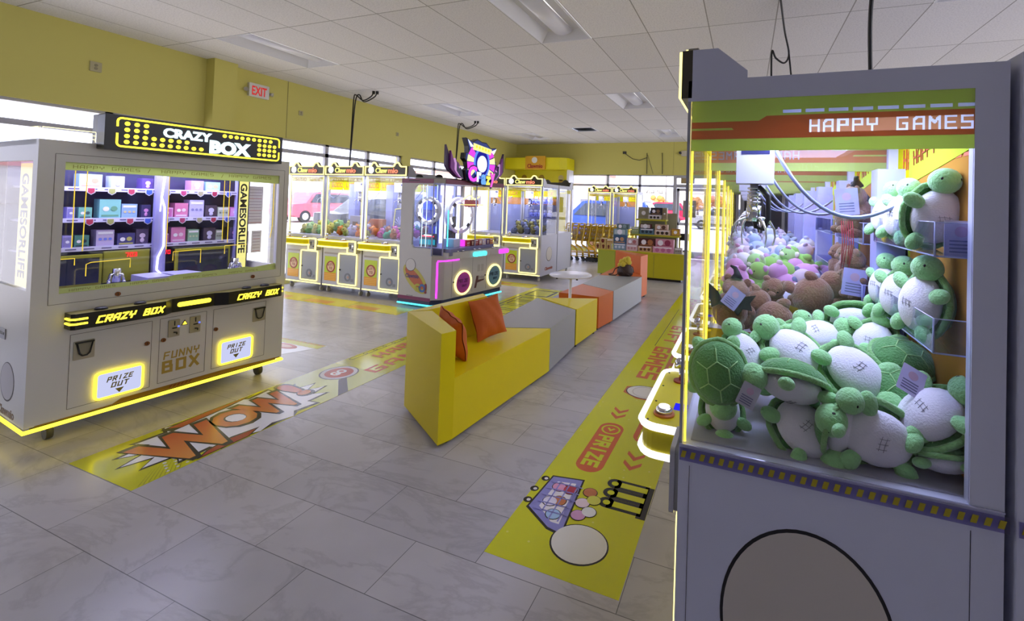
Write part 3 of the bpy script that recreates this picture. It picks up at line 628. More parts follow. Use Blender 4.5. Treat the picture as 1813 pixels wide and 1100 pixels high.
# right hand row, facing the aisle
RX, RY, RP = -.165, 1.35, .745
RL = ['big claw machine full of green turtle plushes in the right foreground', 'claw machine with brown plushes directly behind the turtle machine', 'third claw machine of the right row with green and pink plushes',
      'fourth claw machine of the right row with pale plushes', 'fifth claw machine of the right row with pale plushes', 'sixth claw machine of the right row, furthest seen through the glass']
RMS = []
for k in range(6):
    T = claw_machine('claw_machine', RL[k], 'claw machine', (RX, RY + RP * (k + 1) - .004, 0), -math.pi / 2, W=.737, D=.735, zg=.78, zt=1.765, group='claw machines of the right row', films=True, banner='HAPPY GAMES', power=(9, 5, 6, 6, 6, 6)[k], cool=(.55, .60, 1.0))
    RMS.append(T)
    W, D = .737, .735
    # printed film band on both side panes
    for xs, n_ in ((W - .0025, 1), (.0025, -1)):
        L = D - .077
        if n_ == 1: mb = MB(); mb.T = FM((xs, .012, 0), (0, 1, 0), (1, 0, 0))
        else: mb = MB(); mb.T = FM((xs, D - .065, 0), (0, -1, 0), (-1, 0, 0))
        mb.box(0, L, 1.62, 1.654, 0, .001, FY); mb.box(0, L, 1.716, 1.722, 0, .001, FY); mb.box(0, L, 1.731, 1.765, 0, .001, FY); mb.box(0, .24, 1.722, 1.731, 0, .001, FY)
        mb.prism([(0, 1.679), (.115, 1.679), (.11, 1.685), (0, 1.685)], 0, .001, FY); mb.prism([(0, 1.703), (.18, 1.703), (.2, 1.716), (0, 1.716)], 0, .001, FY)
        mb.prism([(0, 1.654), (.2, 1.654), (.2, 1.716), (.18, 1.703), (0, 1.703), (0, 1.685), (.11, 1.685), (.115, 1.679), (0, 1.679)], 0, .001, FO)
        mb.raster_band('HAPPY GAMES', .2, L, 1.654, 1.716, .305, L - .307, 1.668, .034, FO, FB, 0, .001)
        x_ = .24
        while x_ < L: mb.box(x_, min(x_ + .045, L), 1.722, 1.731, 0, .001, FB); mb.box(min(x_ + .045, L), min(x_ + .055, L + .0001), 1.722, 1.731, 0, .001, FY); x_ += .055
        mb.build('side_film', T)
    # printed inner back wall
    mb = MB(); mb.T = FM((0, D - .03, 0), (1, 0, 0), (0, -1, 0))
    mb.box(.17, W - .035, .79, 1.62, .004, .006, film('B8863C', .1)); mb.prism([(.17, 1.56), (W - .035, 1.64), (W - .035, 1.74), (.17, 1.74)], .006, .008, film('B8D040', .1)); mb.box(.17, .19, .79, 1.62, .006, .007, film('B8D040', .1))
    mb.T = mb.T @ Matrix.Translation((0, 0, 0)) @ Matrix.Rotation(R(7), 4, 'Z')
    mb.sf('HAPPY GAMES', .42, 1.585, .05, .009, .011, mat('A04A20', .5), width=.44, t=.12)
    mb.build('printed_back', T)
    mb = MB(); mb.box(.03, .12, D - .12, D - .03, .79, 1.62, mat('B8BCF4', .35)); mb.build('inner_column', T)
    # chute walls of tinted acrylic at the front left corner
    AM = glassm('E8D850', 1.0, 'amber')
    mb = MB(); mb.box(.022, .027, .02, .5, .785, .94, AM); mb.build('chute_wall', T)
    if k < 3:   # acrylic trays on the back wall
        for zb in (1.355, 1.115) if k == 0 else (1.33, 1.08):
            mb = MB(); mb.box(.13, W - .04, D - .125, D - .031, zb, zb + .006, ACRYL); mb.box(.13, W - .04, D - .131, D - .125, zb, zb + .085, ACRYL); mb.box(.125, .131, D - .131, D - .031, zb, zb + .085, ACRYL); mb.box(W - .04, W - .034, D - .131, D - .031, zb, zb + .085, ACRYL)
            tr = mb.build('display_tray', T)
            mb = MB(); e_ = mat('D8DCF8', .2)
            mb.tube([(.128, D - .128, zb), (W - .037, D - .128, zb), (W - .037, D - .031, zb)], .0022, e_, 4); mb.tube([(.128, D - .128, zb + .085), (W - .037, D - .128, zb + .085), (W - .037, D - .031, zb + .085)], .0015, e_, 4)
            mb.tube([(.128, D - .128, zb), (.128, D - .128, zb + .085)], .0022, e_, 4); mb.tube([(W - .037, D - .128, zb), (W - .037, D - .128, zb + .085)], .0022, e_, 4); mb.build('tray_edge', tr)
# foreground machine side: seams and plain cream disc sticker
T = RMS[0]; W, D = .737, .735
mb = MB(); mb.T = FM((W, 0, 0), (0, 1, 0), (1, 0, 0)); sm = mat('4C4C58', .6)
mb.box(.030, .0315, .12, .722, 0, .0008, sm); mb.box(.672, .6735, .12, .722, 0, .0008, sm); mb.box(.030, .6735, .1205, .122, 0, .0008, sm); mb.box(.0, D, .777, .781, 0, .004, mat('C8C8E0', .2, .5))
mb.build('panel_seam', T)
mb = MB(); mb.T = FM((W, 0, 0), (0, 1, 0), (1, 0, 0)); mb.disc((.33, .36), .208, 0, .001, mat('181418', .5), ry=.262, n=56); mb.disc((.33, .358), .2, .001, .0016, mat('D6CEC0', .5), ry=.255, n=56)
mb.build('round_sticker', T)
mb = MB(); mb.T = FM((W - .002, 0, 0), (0, 1, 0), (1, 0, 0)); mb.box(.3, .34, 0.04, .09, 0, 0.0001, GREYCAB)
T_ = mb; mb.bm.free()
# caution tape strip along the sides of the two nearest cabinets
mb = MB(); mb.T = FM((RX, RY - .001, 0), (1, 0, 0), (0, -1, 0))
mb.box(.003, .742, .736, .772, 0, .0012, glassm('D8D4F0', 2.5, 'tape')); 
for q in range(29): x_ = .006 + q * .0255; mb.prism([(x_, .745), (x_ + .012, .745), (x_ + .017, .764), (x_ + .005, .764)], .0012, .0018, mat('B8A81C', .5))
mb.T = FM((RX + .757, RY - .006, 0), (1, 0, 0), (0, -1, 0))
mb.box(0, .2, .736, .772, 0, .0012, glassm('D8D4F0', 2.5, 'tape'))
for q in range(8): x_ = .004 + q * .0255; mb.prism([(x_, .745), (x_ + .012, .745), (x_ + .017, .764), (x_ + .005, .764)], .0012, .0018, mat('B8A81C', .5))
tag(mb.build('caution_tape'), 'clear tape with yellow dashes stuck along the grey foreground machine below its glass', 'tape')
# back-to-back cabinet at the right edge
T = thing('claw_machine', 'plain grey side of a machine cut off by the right edge of the photo', 'claw machine', (RX + .75, RY - .004, 0), 0, 'machines backing onto the right row')
mb = MB(); mb.box(0.004, .72, 0, .74, .1, 1.842, BLUECAB); mb.build('cabinet', T, bevel=.012)
mb = MB(); mb.box(.1, .6, .1, .6, 0.0, .1, BLACK); mb.build('base', T)
mb = MB(); mb.box(.12, .72 - .1, -.003, 0.0, .2, .7, BLUECAB); mb.build('side_panel', T)
#END2
# ---------------------------------------------------------------- plush turtles
PG1 = mat('86BE72', .9, bump=.55, bscale=14, sheen=.4, var=.12); PG2 = mat('5C9A54', .9, bump=.6, bscale=14, sheen=.3, var=.2); PG3 = mat('9CDC90', .9, bump=.55, bscale=14, sheen=.5, var=.08); PW = mat('ECEAF2', .9, bump=.25, bscale=18, sheen=.5); PSEAM = mat('A8D890', .8); PEYE = mat('101010', .15); PSTI = mat('8C8A94', .8)
def turtle(label, group):
    """unit turtle: head +Z, belly -Y, shell +Y"""
    T = thing('turtle_plush', label, 'plush toy', group=group)
    mb = MB(); mb.ell((0, -.08, 0), (.74, .46, .9), PW, nu=22, nv=14); b = mb.build('body', T)
    mb = MB()
    for x_ in (-.14, 0, .14): mb.tube([(x_ - .03, -.53 + abs(x_) * .06, .12), (x_, -.548, .0), (x_ + .03, -.53, -.12)], .007, PSTI, 5)
    for z_ in (-.06, .06): mb.tube([(-.2, -.525, z_), (0, -.548, z_ + .02), (.2, -.525, z_)], .007, PSTI, 5)
    mb.build('belly_stitching', b)
    mb = MB(); rings = []
    for j in range(8):
        a = math.pi / 2 * j / 7; c, s_ = math.cos(a), math.sin(a)
        rings.append([(.92 * c * math.cos(t_) if c > .05 else .04 * math.cos(t_), .12 + .62 * s_, 1.06 * c * math.sin(t_) if c > .05 else .04 * math.sin(t_)) for t_ in [2 * math.pi * k / 26 for k in range(26)]])
    mb.loops(rings, PG2); sh = mb.build('shell', T)
    mb = MB(); mb.tube([(.93 * math.cos(t_) * (1 + .02 * math.sin(7 * t_)), .1, 1.07 * math.sin(t_) * (1 + .02 * math.cos(9 * t_))) for t_ in [2 * math.pi * k / 30 for k in range(30)]], .1, PG1, 8, closed=True); mb.build('shell_rim', sh)
    def on(x, z): q = max(0, 1 - (x / .92) ** 2 - (z / 1.06) ** 2); return (x, .125 + .62 * math.sqrt(q), z)
    mb = MB(); hexp = [(.4 * math.cos(R(60 * k + 30)), .46 * math.sin(R(60 * k + 30))) for k in range(6)]
    for k in range(6):
        p, q = hexp[k], hexp[(k + 1) % 6]
        mb.tube([on(p[0] + (q[0] - p[0]) * f, p[1] + (q[1] - p[1]) * f) for f in (0, .25, .5, .75, 1)], .02, PSEAM, 5)
        mb.tube([on(p[0] * f, p[1] * f) for f in (1, 1.3, 1.6, 1.9)], .02, PSEAM, 5)
    mb.build('shell_seams', sh)
    mb = MB(); mb.ell((0, -.12, 1.18), (.46, .43, .42), PG3, nu=18, nv=12); hd = mb.build('head', T)
    for s_ in (-1, 1):
        mb = MB(); mb.ell((s_ * .25, -.42, 1.28), (.05, .04, .06), PEYE, nu=8, nv=6); mb.build('eye', hd)
    mb = MB(); mb.tube([(-.14, -.47, 1.1), (0, -.51, 1.05), (.14, -.47, 1.1)], .007, PSTI, 5); mb.build('mouth', hd)
    for s_ in (-1, 1):
        mb = MB(); mb.ell((s_ * .82, -.22, .5), (.36, .19, .24), PG3, rot=Matrix.Rotation(s_ * R(-25), 3, 'Y'), nu=14, nv=8); mb.build('front_flipper', T)
        mb = MB(); mb.ell((s_ * .55, -.2, -.85), (.25, .2, .33), PG3, rot=Matrix.Rotation(s_ * R(-28), 3, 'Y'), nu=14, nv=8); mb.build('rear_flipper', T)
    return T
def orient(head, belly):
    z = Vector(head).normalized(); y = -Vector(belly); y = (y - z * y.dot(z)).normalized(); x = y.cross(z)
    return Matrix((x, y, z)).transposed().to_quaternion()
TL = [ # x, y, z, size, head, belly, label
 (-.066, 1.465, .962, .088, (.15, -.1, -1), (0, .9, -.35), 'green turtle plush showing its dark domed shell at the left front glass corner'),
 (.005, 1.60, .985, .075, (-.5, .3, .8), (.3, -.6, .8), 'turtle plush with white belly squeezed behind the leftmost dark shell'),
 (.135, 1.48, .952, .092, (-1, -.25, .25), (-.25, -.55, -.8), 'turtle plush lying sideways with domed shell up, its head towards the left dark shell'),
 (.16, 1.64, .995, .098, (-.75, .3, .5), (.15, -.65, .75), 'turtle plush on its back with a large white belly above the sideways shell'),
 (.165, 1.47, .835, .088, (.75, -.35, -.65), (.1, -.6, .4), 'turtle plush under the pile, pale belly up and head pointing down to the tape'),
 (.255, 1.455, .865, .08, (.1, -.3, 1), (.75, -.5, .1), 'turtle plush standing on edge with its small face beside the centre of the glass'),
 (.315, 1.60, .975, .094, (.7, -.4, -.6), (-.05, -.6, .8), 'turtle plush lying white belly up in the centre of the pile'),
 (.245, 1.86, 1.005, .085, (.9, .2, .3), (.1, -.5, .85), 'turtle plush with bright white belly at the back of the pile by the amber chute'),
 (.375, 1.93, 1.055, .085, (.9, -.1, .0), (-.1, -.85, -.3), 'turtle plush with belly to the glass at the back of the pile'),
 (.405, 1.80, 1.02, .08, (.4, .3, .85), (-.2, -.6, .75), 'turtle plush belly up below the lower acrylic tray'),
 (.46, 1.70, 1.0, .085, (.8, .2, -.1), (.1, .5, -.85), 'turtle plush showing a broad dark shell under the corner of the lower tray'),
 (.335, 1.445, .862, .096, (-.85, -.1, .25), (.15, -1, .05), 'large turtle plush pressed belly to the glass at the bottom of the pile'),
 (.465, 1.475, .93, .09, (.75, .0, .65), (-.3, -.45, .8), 'turtle plush reclining at the right front corner with its belly up'),
 (.43, 1.60, .935, .085, (.9, -.2, -.25), (0, .5, -.85), 'turtle plush with rounded shell half covered by a paper tag'),
 (-.055, 1.50, .835, .07, (.1, -.5, -.9), (.2, -.8, .3), 'small turtle plush upside down in the lower left corner'),
 (.19, 1.98, .95, .08, (.3, .5, .8), (0, -.5, .8), 'turtle plush shell sticking up beside the amber chute wall'),
 (.49, 1.46, .835, .07, (1, 0, .1), (0, -.3, -.9), 'dark turtle plush wedged beneath the reclining one at the right front corner'),
 (.30, 1.73, .9, .08, (1, 0, 0), (0, .3, -.9), 'turtle plush buried in the middle of the pile'),
 (.08, 1.75, .88, .08, (-1, .2, 0), (0, .3, -.9), 'turtle plush buried at the back left of the pile'),
 (.475, 1.935, 1.455, .076, (.3, .1, 1), (-.85, -.4, .1), 'turtle plush sitting on the upper tray furthest from the glass'),
 (.47, 1.755, 1.45, .078, (.25, -.1, 1), (-.9, -.35, .05), 'turtle plush sitting in the middle of the upper tray'),
 (.49, 1.545, 1.455, .085, (.1, -.2, 1), (.2, -1, .0), 'turtle plush at the near end of the upper tray, head highest of all'),
 (.47, 1.95, 1.195, .075, (.2, .1, 1), (-.9, -.3, .1), 'turtle plush on the lower tray furthest from the glass'),
 (.47, 1.77, 1.195, .08, (.2, 0, 1), (-.85, -.5, .1), 'turtle plush in the middle of the lower tray'),
 (.472, 1.57, 1.205, .088, (.15, -.1, 1), (-.9, -.35, .1), 'turtle plush nearest the glass on the lower tray with a tall white belly'),
]
GT = 'green turtle plushes in the foreground machine'
t0 = turtle(TL[0][6], GT)
for k, (x, y, z, s_, hd, be, lb) in enumerate(TL):
    o = t0 if k == 0 else dup(t0, label=lb)
    o.rotation_mode = 'QUATERNION'; o.location = (x, y, z); o.rotation_quaternion = orient(hd, be); o.scale = (s_,) * 3
# hang tags
def hang_tag(x, y, z, n, s_, m, label, rot=0):
    mb = MB(); mb.T = FM((x, y, z), (math.cos(rot), 0, math.sin(rot)), n); mb.rrect(-s_ * .5, s_ * .5, -s_ * .65, s_ * .65, .003, 0, .0015, m)
    for q in range(4): mb.box(-s_ * .35, s_ * .3, -s_ * .5 + q * s_ * .13, -s_ * .45 + q * s_ * .13, .0015, .002, mat('6A6A90', .5))
    mb.disc((0, s_ * .25), s_ * .2, .0015, .002, mat('C8A8C0', .5)); return tag(mb.build('hang_tag'), label, 'tag', 'paper tags on the plushes')
hang_tag(.018, 1.40, .93, (0, -1, .3), .05, mat('BDBDC8', .5), 'grey patterned paper tag between the two left turtle shells', -.4)
hang_tag(.43, 1.50, 1.005, (0, -1, .8), .062, mat('CFC8EC', .5), 'pale lilac paper tag lying on the turtle shell at the right', -.5)
hang_tag(.115, 1.83, 1.0, (0, -1, .2), .05, mat('BDBDC8', .5), 'small grey tag behind the white-bellied turtle by the amber chute', -.3)
hang_tag(.505, 1.42, 1.40, (0, -1, 0), .07, mat('CFCAD8', .5), 'patterned card in the near end of the upper tray', 0)
# ---------------------------------------------------------------- other plushes
def plush(name, label, cat, group, body, head, ear, cape=None, tagc=None):
    T = thing(name, label, cat, group=group)
    mb = MB(); mb.ell((0, 0, 0), (.8, .72, .85), body, nu=18, nv=12); mb.build('body', T)
    mb = MB(); mb.ell((0, -.12, 1.0), (.62, .56, .54), head, nu=18, nv=12); mb.ell((0, -.62, .92), (.22, .16, .16), ear, nu=10, nv=8); h = mb.build('head', T)
    for s_ in (-1, 1):
        mb = MB(); mb.ell((s_ * .45, -.08, 1.42), (.2, .12, .2), ear, nu=10, nv=8); mb.build('ear', h)
        mb = MB(); mb.ell((s_ * .24, -.6, 1.08), (.055, .04, .06), PEYE, nu=8, nv=6); mb.build('eye', h)
        mb = MB(); mb.ell((s_ * .75, -.25, .25), (.34, .24, .22), body, rot=Matrix.Rotation(s_ * R(30), 3, 'Y'), nu=12, nv=8); mb.build('arm', T)
        mb = MB(); mb.ell((s_ * .42, -.5, -.65), (.26, .34, .24), body, nu=12, nv=8); mb.build('leg', T)
    if cape:
        mb = MB()
        for s_ in (-1, 1): mb.prism([(0, -.1), (s_ * .5, .45), (s_ * 1.15, .75), (s_ * 1.0, .35), (s_ * 1.15, .05), (s_ * .75, .0), (s_ * .6, -.35), (s_ * .3, -.1)][::s_], 0, .06, cape)
        for v in mb.bm.verts: v.co = Vector((v.co.x, .72 + v.co.z, v.co.y + .3))
        mb.build('bat_wings', T)
        mb = MB(); mb.tube([(0, .1, 1.5), (.05, .1, 1.75), (.2, .05, 1.95), (.42, .05, 2.0)], [.3, .14, .1, .05], cape, 8); mb.build('pointed_hat', h)
    return T
BR = mat('8A6448', .95, bump=.7, bscale=12, sheen=.4, var=.2); BR2 = mat('A58068', .95, bump=.7, bscale=12, sheen=.4); BK = mat('1C2220', .8)
BL_ = [(-.06, 2.25, .985, .1, (.2, .1, 1), (.3, .9, .1), 'brown plush with black bat wings and hat leaning in the left corner'),
 (.13, 2.27, .955, .105, (-.7, .3, .6), (.2, .9, .2), 'round brown plush lying face away beside the winged one'),
 (.30, 2.42, 1.06, .11, (.8, .2, .4), (.1, .8, .6), 'largest brown plush on top of the brown heap'),
 (.12, 2.55, .99, .09, (.2, -.4, .9), (0, -1, .2), 'brown plush behind the round one in the brown heap'),
 (.42, 2.30, .95, .1, (.7, .5, .3), (.1, .9, .3), 'brown plush at the right end of the brown heap'),
 (.26, 2.28, .88, .09, (1, 0, 0), (0, .9, -.3), 'brown plush at the bottom of the heap against the glass'),
 (.0, 2.62, .9, .1, (0, 0, 1), (.3, -1, 0), 'brown plush behind the winged one in the corner'),
 (.47, 2.62, .98, .1, (0, 0, 1), (-.5, -.9, 0), 'brown plush deep in the right of the brown heap'),
 (.455, 2.27, 1.44, .088, (-.2, -.2, 1), (-1, -.2, 0), 'brown plush with a black hat on the upper tray of the second machine'),
 (.46, 2.5, 1.43, .085, (0, 0, 1), (-1, -.2, 0), 'brown plush next along on the upper tray of the second machine'),
 (.455, 2.26, 1.17, .088, (-.2, -.1, 1), (-1, -.3, 0), 'brown plush nearest the glass on the lower tray of the second machine'),
 (.46, 2.48, 1.17, .085, (0, 0, 1), (-1, -.2, 0), 'brown plush further along the lower tray of the second machine'),
 (.46, 2.68, 1.17, .08, (0, 0, 1), (-1, -.2, 0), 'brown plush at the far end of the lower tray of the second machine')]
GB = 'brown plushes in the second machine'
pb = plush('bear_plush', BL_[0][6], 'plush toy', GB, BR, BR2, BR, BK)
pbn = plush('bear_plush', BL_[1][6], 'plush toy', GB, BR, BR, BR2)
for k, (x, y, z, s_, hd, be, lb) in enumerate(BL_):
    o = pb if k == 0 else pbn if k == 1 else dup(pb if 'hat' in lb or 'upper' in lb else pbn, label=lb)
    o.rotation_mode = 'QUATERNION'; o.location = (x, y, z); o.rotation_quaternion = orient(hd, be); o.scale = (s_,) * 3
hang_tag(-.045, 2.15, 1.06, (0, -1, .3), .07, mat('A8A8D0', .5), 'lilac tag on the winged brown plush', -.6)
hang_tag(.39, 2.18, 1.50, (0, -1, 0), .085, mat('B4B2E4', .5), 'large lilac tag beside the hatted plush on the upper tray', .1)
hang_tag(.42, 2.17, 1.17, (0, -1, 0), .085, mat('B4B2E4', .5), 'large lilac tag beside the plush on the lower tray', -.1)
mb = MB(); rd = mat('B02838', .6)
for q in range(6): x_ = .375 + q * .008; mb.tube([(x_, 2.2, 1.42), (x_ + .004, 2.19, 1.33), (x_ - .004 * (q % 3), 2.19, 1.22 + .02 * (q % 2))], .0022, rd, 5)
tag(mb.build('ribbon_fringe'), 'red ribbon fringe dangling from the upper tray of brown plushes', 'ribbon')
cols = [('8FC85A', 'D8A8D8', 'green plush'), ('D8A0D0', 'F0D8E8', 'pink plush'), ('C8CCE0', '7C86A8', 'pale plush with a grey patch'), ('F0ECF4', 'D8A0C0', 'white plush'), ('A8D888', 'F0F0E0', 'light green plush')]
CP = [plush('cat_plush', 'colourful plush in the third machine of the right row, ' + n_, 'plush toy', 'colourful plushes in the third machine', mat(a, .95, sheen=.3), mat(a if q != 2 else 'D8C8D0', .95, sheen=.3), mat(b, .95)) for q, (a, b, n_) in enumerate(cols)]
rnd = random.Random(3)
for k in range(17):
    src = CP[k % 5]; o = src if k < 5 else dup(src)
    i, j = k % 4, (k // 4)
    o.location = (-.06 + i * .145 + rnd.uniform(-.02, .02), 2.94 + (j % 4) * .15, .90 + (j % 4) * .06 + rnd.uniform(-.02, .03) + (.1 if k == 16 else 0)); o.rotation_euler = (rnd.uniform(-.9, .9), rnd.uniform(-.9, .9), rnd.uniform(0, 6)); o.scale = (.1,) * 3
PB_ = [plush('bunny_plush', 'pale blue and white plush heaped in the far machines of the right row', 'plush toy', 'pale plushes in the far machines of the right row', mat(a, .95), mat(a, .95), mat(b, .95)) for a, b in (('DCE6F4', 'C0C8E8'), ('B8CCE8', 'F0F0F8'), ('E8DCEC', 'C8B8E0'))]
k = 0
for mch in range(3):
    for i in range(4):
        for j in range(4):
            src = PB_[k % 3]; o = src if k < 3 else dup(src); k += 1
            o.location = (-.06 + i * .15 + rnd.uniform(-.02, .02), 3.68 + mch * RP + j * .155, .90 + j * .07 + rnd.uniform(-.03, .03)); o.rotation_euler = (rnd.uniform(-.9, .9), rnd.uniform(-.9, .9), rnd.uniform(0, 6)); o.scale = (.1,) * 3
# plushes in the left and far claw machines
def heap(src_list, x0, x1, y0, y1, z, nx, ny, s_, lift=.03):
    k = 0; out = []
    for j in range(ny):
        for i in range(nx):
            src, used = src_list[k % len(src_list)]
            o = src if not used else dup(src); src_list[k % len(src_list)][1] = True; k += 1
            o.location = (x0 + (x1 - x0) * (i + .5) / nx + rnd.uniform(-.012, .012), y0 + (y1 - y0) * (j + .5) / ny, z + lift * j + rnd.uniform(-.012, .012)); o.rotation_euler = (rnd.uniform(-.7, .7), rnd.uniform(-.7, .7), rnd.uniform(0, 6)); o.scale = (s_,) * 3
def small_plush(a, b, label, group):
    m1, m2 = mat(a, .95), mat(b, .95); mb = MB(); mb.ell((0, 0, 0), (.8, .75, .8), m1, nu=12, nv=8); mb.ell((0, -.15, .95), (.6, .55, .52), m2, nu=12, nv=8)
    for s_ in (-1, 1): mb.ell((s_ * .42, -.1, 1.4), (.18, .12, .2), m1, nu=8, nv=6); mb.ell((s_ * .72, -.2, .2), (.3, .2, .2), m1, nu=8, nv=6); mb.ell((s_ * .22, -.64, 1.0), (.05, .04, .06), PEYE, nu=6, nv=5); mb.ell((s_ * .4, -.4, -.6), (.24, .3, .22), m1, nu=8, nv=6)
    return tag(mb.build('small_plush'), label, 'plush toy', group)
heap([[small_plush('A8A850', 'D8D070', 'olive plush in the leftmost of the three claw machines', 'plushes in the leftmost claw machine'), False], [small_plush('80B070', 'A8D090', 'green plush in the leftmost of the three claw machines', 'plushes in the leftmost claw machine'), False]], -6.66, -6.02, 5.2, 5.75, .89, 5, 3, .075)
heap([[small_plush('D87830', 'E8A060', 'orange plush in the middle of the three claw machines', 'plushes in the middle claw machine'), False], [small_plush('98A848', 'C0B868', 'green plush in the middle of the three claw machines', 'plushes in the middle claw machine'), False], [small_plush('A0A0C8', 'C8C8E0', 'greyish plush in the middle of the three claw machines', 'plushes in the middle claw machine'), False]], -5.88, -5.25, 5.2, 5.75, .89, 5, 3, .072)
heap([[small_plush('C850A0', 'E090C8', 'magenta plush in the claw machine beside the topper machine', 'plushes in the right claw machine'), False], [small_plush('48A888', '80C8B0', 'teal plush in the claw machine beside the topper machine', 'plushes in the right claw machine'), False], [small_plush('B07050', 'D0A080', 'tan plush in the claw machine beside the topper machine', 'plushes in the right claw machine'), False]], -5.1, -4.47, 5.2, 5.75, .89, 5, 3, .07)
heap([[small_plush('5A6488', '8890B8', 'dark blue plush heaped in the far island claw machine', 'dark plushes in the far island machine'), False], [small_plush('6A6840', '9A9860', 'dark olive plush heaped in the far island claw machine', 'dark plushes in the far island machine'), False]], -4.15, -3.5, 7.62, 8.02, .9, 5, 3, .085, .05)
hs = small_plush('8088D8', 'C8CCF8', 'blue plush lined up on the racks of the far island claw machine', 'blue plushes on the racks of the far island machine')
q = 0
for z_ in (1.46, 1.21):
    for i in range(5):
        o = hs if q == 0 else dup(hs); q += 1
        o.location = (-3.96 + i * .1, 8.14, z_); o.scale = (.062,) * 3
mb = MB()
for z_ in (1.385, 1.135): mb.box(-4.05, -3.49, 8.05, 8.2, z_, z_ + .012, mat('5860A8', .5))
tag(mb.build('plush_rack'), 'blue racks inside the far island claw machine', 'rack')
# contents behind the glass of the three left machines
mb = MB(); mb.T = FM((-4.92, 5.55, .98), (.8, 0, .1), (0, -1, .25)); mb.rframe(-.12, .14, 0, .32, .01, .015, 0, .012, mat('E0DC90', .4)); mb.box(-.105, .125, .015, .305, 0, .004, mat('7078A8', .3))
for q in range(9): a = R(20 * q - 80 + 90); mb.prism([(.01, .05), (.01 + .14 * math.cos(a) - .01, .05 + .14 * math.sin(a)), (.01 + .14 * math.cos(a) + .01, .05 + .14 * math.sin(a))], .004, .007, mat('C8C8F8', .4))
tag(mb.build('prize_picture_box'), 'tilted framed prize box inside the claw machine beside the topper machine', 'prize box')
mb = MB(); mb.box(-5.86, -5.62, 5.5, 5.66, .85, 1.14, mat('A8A8C0', .5)); mb.box(-5.8, -5.7, 5.496, 5.5, .95, 1.05, mat('7A6A58', .5)); tag(mb.build('prize_box'), 'grey prize box inside the middle of the three claw machines', 'prize box')
mb = MB(); mb.box(-5.55, -5.3, 5.6, 5.68, .85, 1.1, mat('C87848', .5)); tag(mb.build('prize_box'), 'orange prize box inside the middle of the three claw machines', 'prize box')
#END3
# ---------------------------------------------------------------- prize box machine on the left
CB_A = math.atan2(.9958, .0915)
T = thing('prize_box_machine', 'large white prize machine with lit black and yellow marquee and shelves of boxes', 'prize machine', (-3.65, 1.287, 0), CB_A)
CBM = Matrix.Translation((-3.65, 1.287, 0)) @ Matrix.Rotation(CB_A, 4, 'Z')
FMF = FM((0, 0, 0), (1, 0, 0), (0, -1, 0))
CW_ = mat('E6E4DC', .4); W = 1.388; D = .95
mb = MB(); mb.box(0, W, 0, D, .125, .785, CW_); lo = mb.build('cabinet', T, bevel=.008)
mb = MB(); mb.T = FMF; mb.band([(0, .785), (W, .785), (W, 1.72), (0, 1.72)], [(.107, .845), (1.312, .845), (1.312, 1.6), (.107, 1.6)], -.035, 0, CW_); mb.build('front_frame', T)
FMS0 = FM((0, 0, 0), (0, -1, 0), (-1, 0, 0)); FMS1 = FM((W, 0, 0), (0, 1, 0), (1, 0, 0))
mb = MB(); mb.T = FMS0; mb.band([(-D, .785), (-.035, .785), (-.035, 1.72), (-D, 1.72)], [(-D + .1, .87), (-.07, .87), (-.07, 1.6), (-D + .1, 1.6)], -.03, 0, CW_); mb.build('side_frame', T)
mb = MB(); mb.T = FMS1; mb.band([(.035, .785), (D, .785), (D, 1.72), (.035, 1.72)], [(.1, .87), (D - .1, .87), (D - .1, 1.6), (.1, 1.6)], -.03, 0, CW_); mb.build('side_frame', T)
mb = MB(); mb.box(.0, W, .035, D, 1.69, 1.72, CW_); mb.build('roof', T)
mb = MB(); mb.box(.03, W - .03, D - .02, D, .785, 1.69, mat('7C80B0', .5)); mb.build('rear_wall', T)
mb = MB(); mb.box(.107, 1.312, .012, .016, .845, 1.6, GLASS); mb.build('front_glass', T)
mb = MB(); mb.box(.010, .014, .07, D - .1, .87, 1.6, GLASS); mb.build('side_glass', T)
mb = MB(); mb.box(W - .014, W - .010, .07, D - .1, .87, 1.6, GLASS); mb.build('side_glass', T)
mb = MB(); mb.T = FMF; sm = mat('57523F', .6)
for a, b, c, d_ in ((.065, 1.352, .786, 1.645), (.162, .539, .17, .6), (.578, .845, .177, .604), (.886, 1.25, .177, .605)): mb.rframe(a, b, c, d_, .003, .0022, -.001, .0006, sm)
mb.build('door_seam', T)
mb = MB(); mb.tube([(-.003, D, .105), (-.003, -.003, .105), (W + .003, -.003, .105), (W + .003, D, .105)], .011, EYD, 6); mb.build('base_light', T)
mb = MB(); mb.box(.03, W - .03, .03, D - .03, .1, .125, BLACK); mb.build('base_plate', T)
for x_ in (.12, W - .12):
    for y_ in (.1, D - .1):
        mb = MB(); mb.cyl((x_ - .015, y_, .04), (x_ + .015, y_, .04), .04, mat('4A4840', .5), 14); mb.box(x_ - .02, x_ + .02, y_ - .02, y_ + .02, .06, .1, ALU); mb.build('caster', T)
mb = MB(); mb.T = FMF; mb.prism([(.04, .122), (1.375, .122), (1.375, .13), (.96, .15), (.4, .15), (.36, .128), (.04, .128)], 0, .0012, GOLD)
for q in range(6): mb.prism([(.64 + q * .022, .128), (.652 + q * .022, .128), (.664 + q * .022, .146), (.652 + q * .022, .146)], .0012, .002, mat('8A4A1C', .5))
mb.build('gold_trim', T)
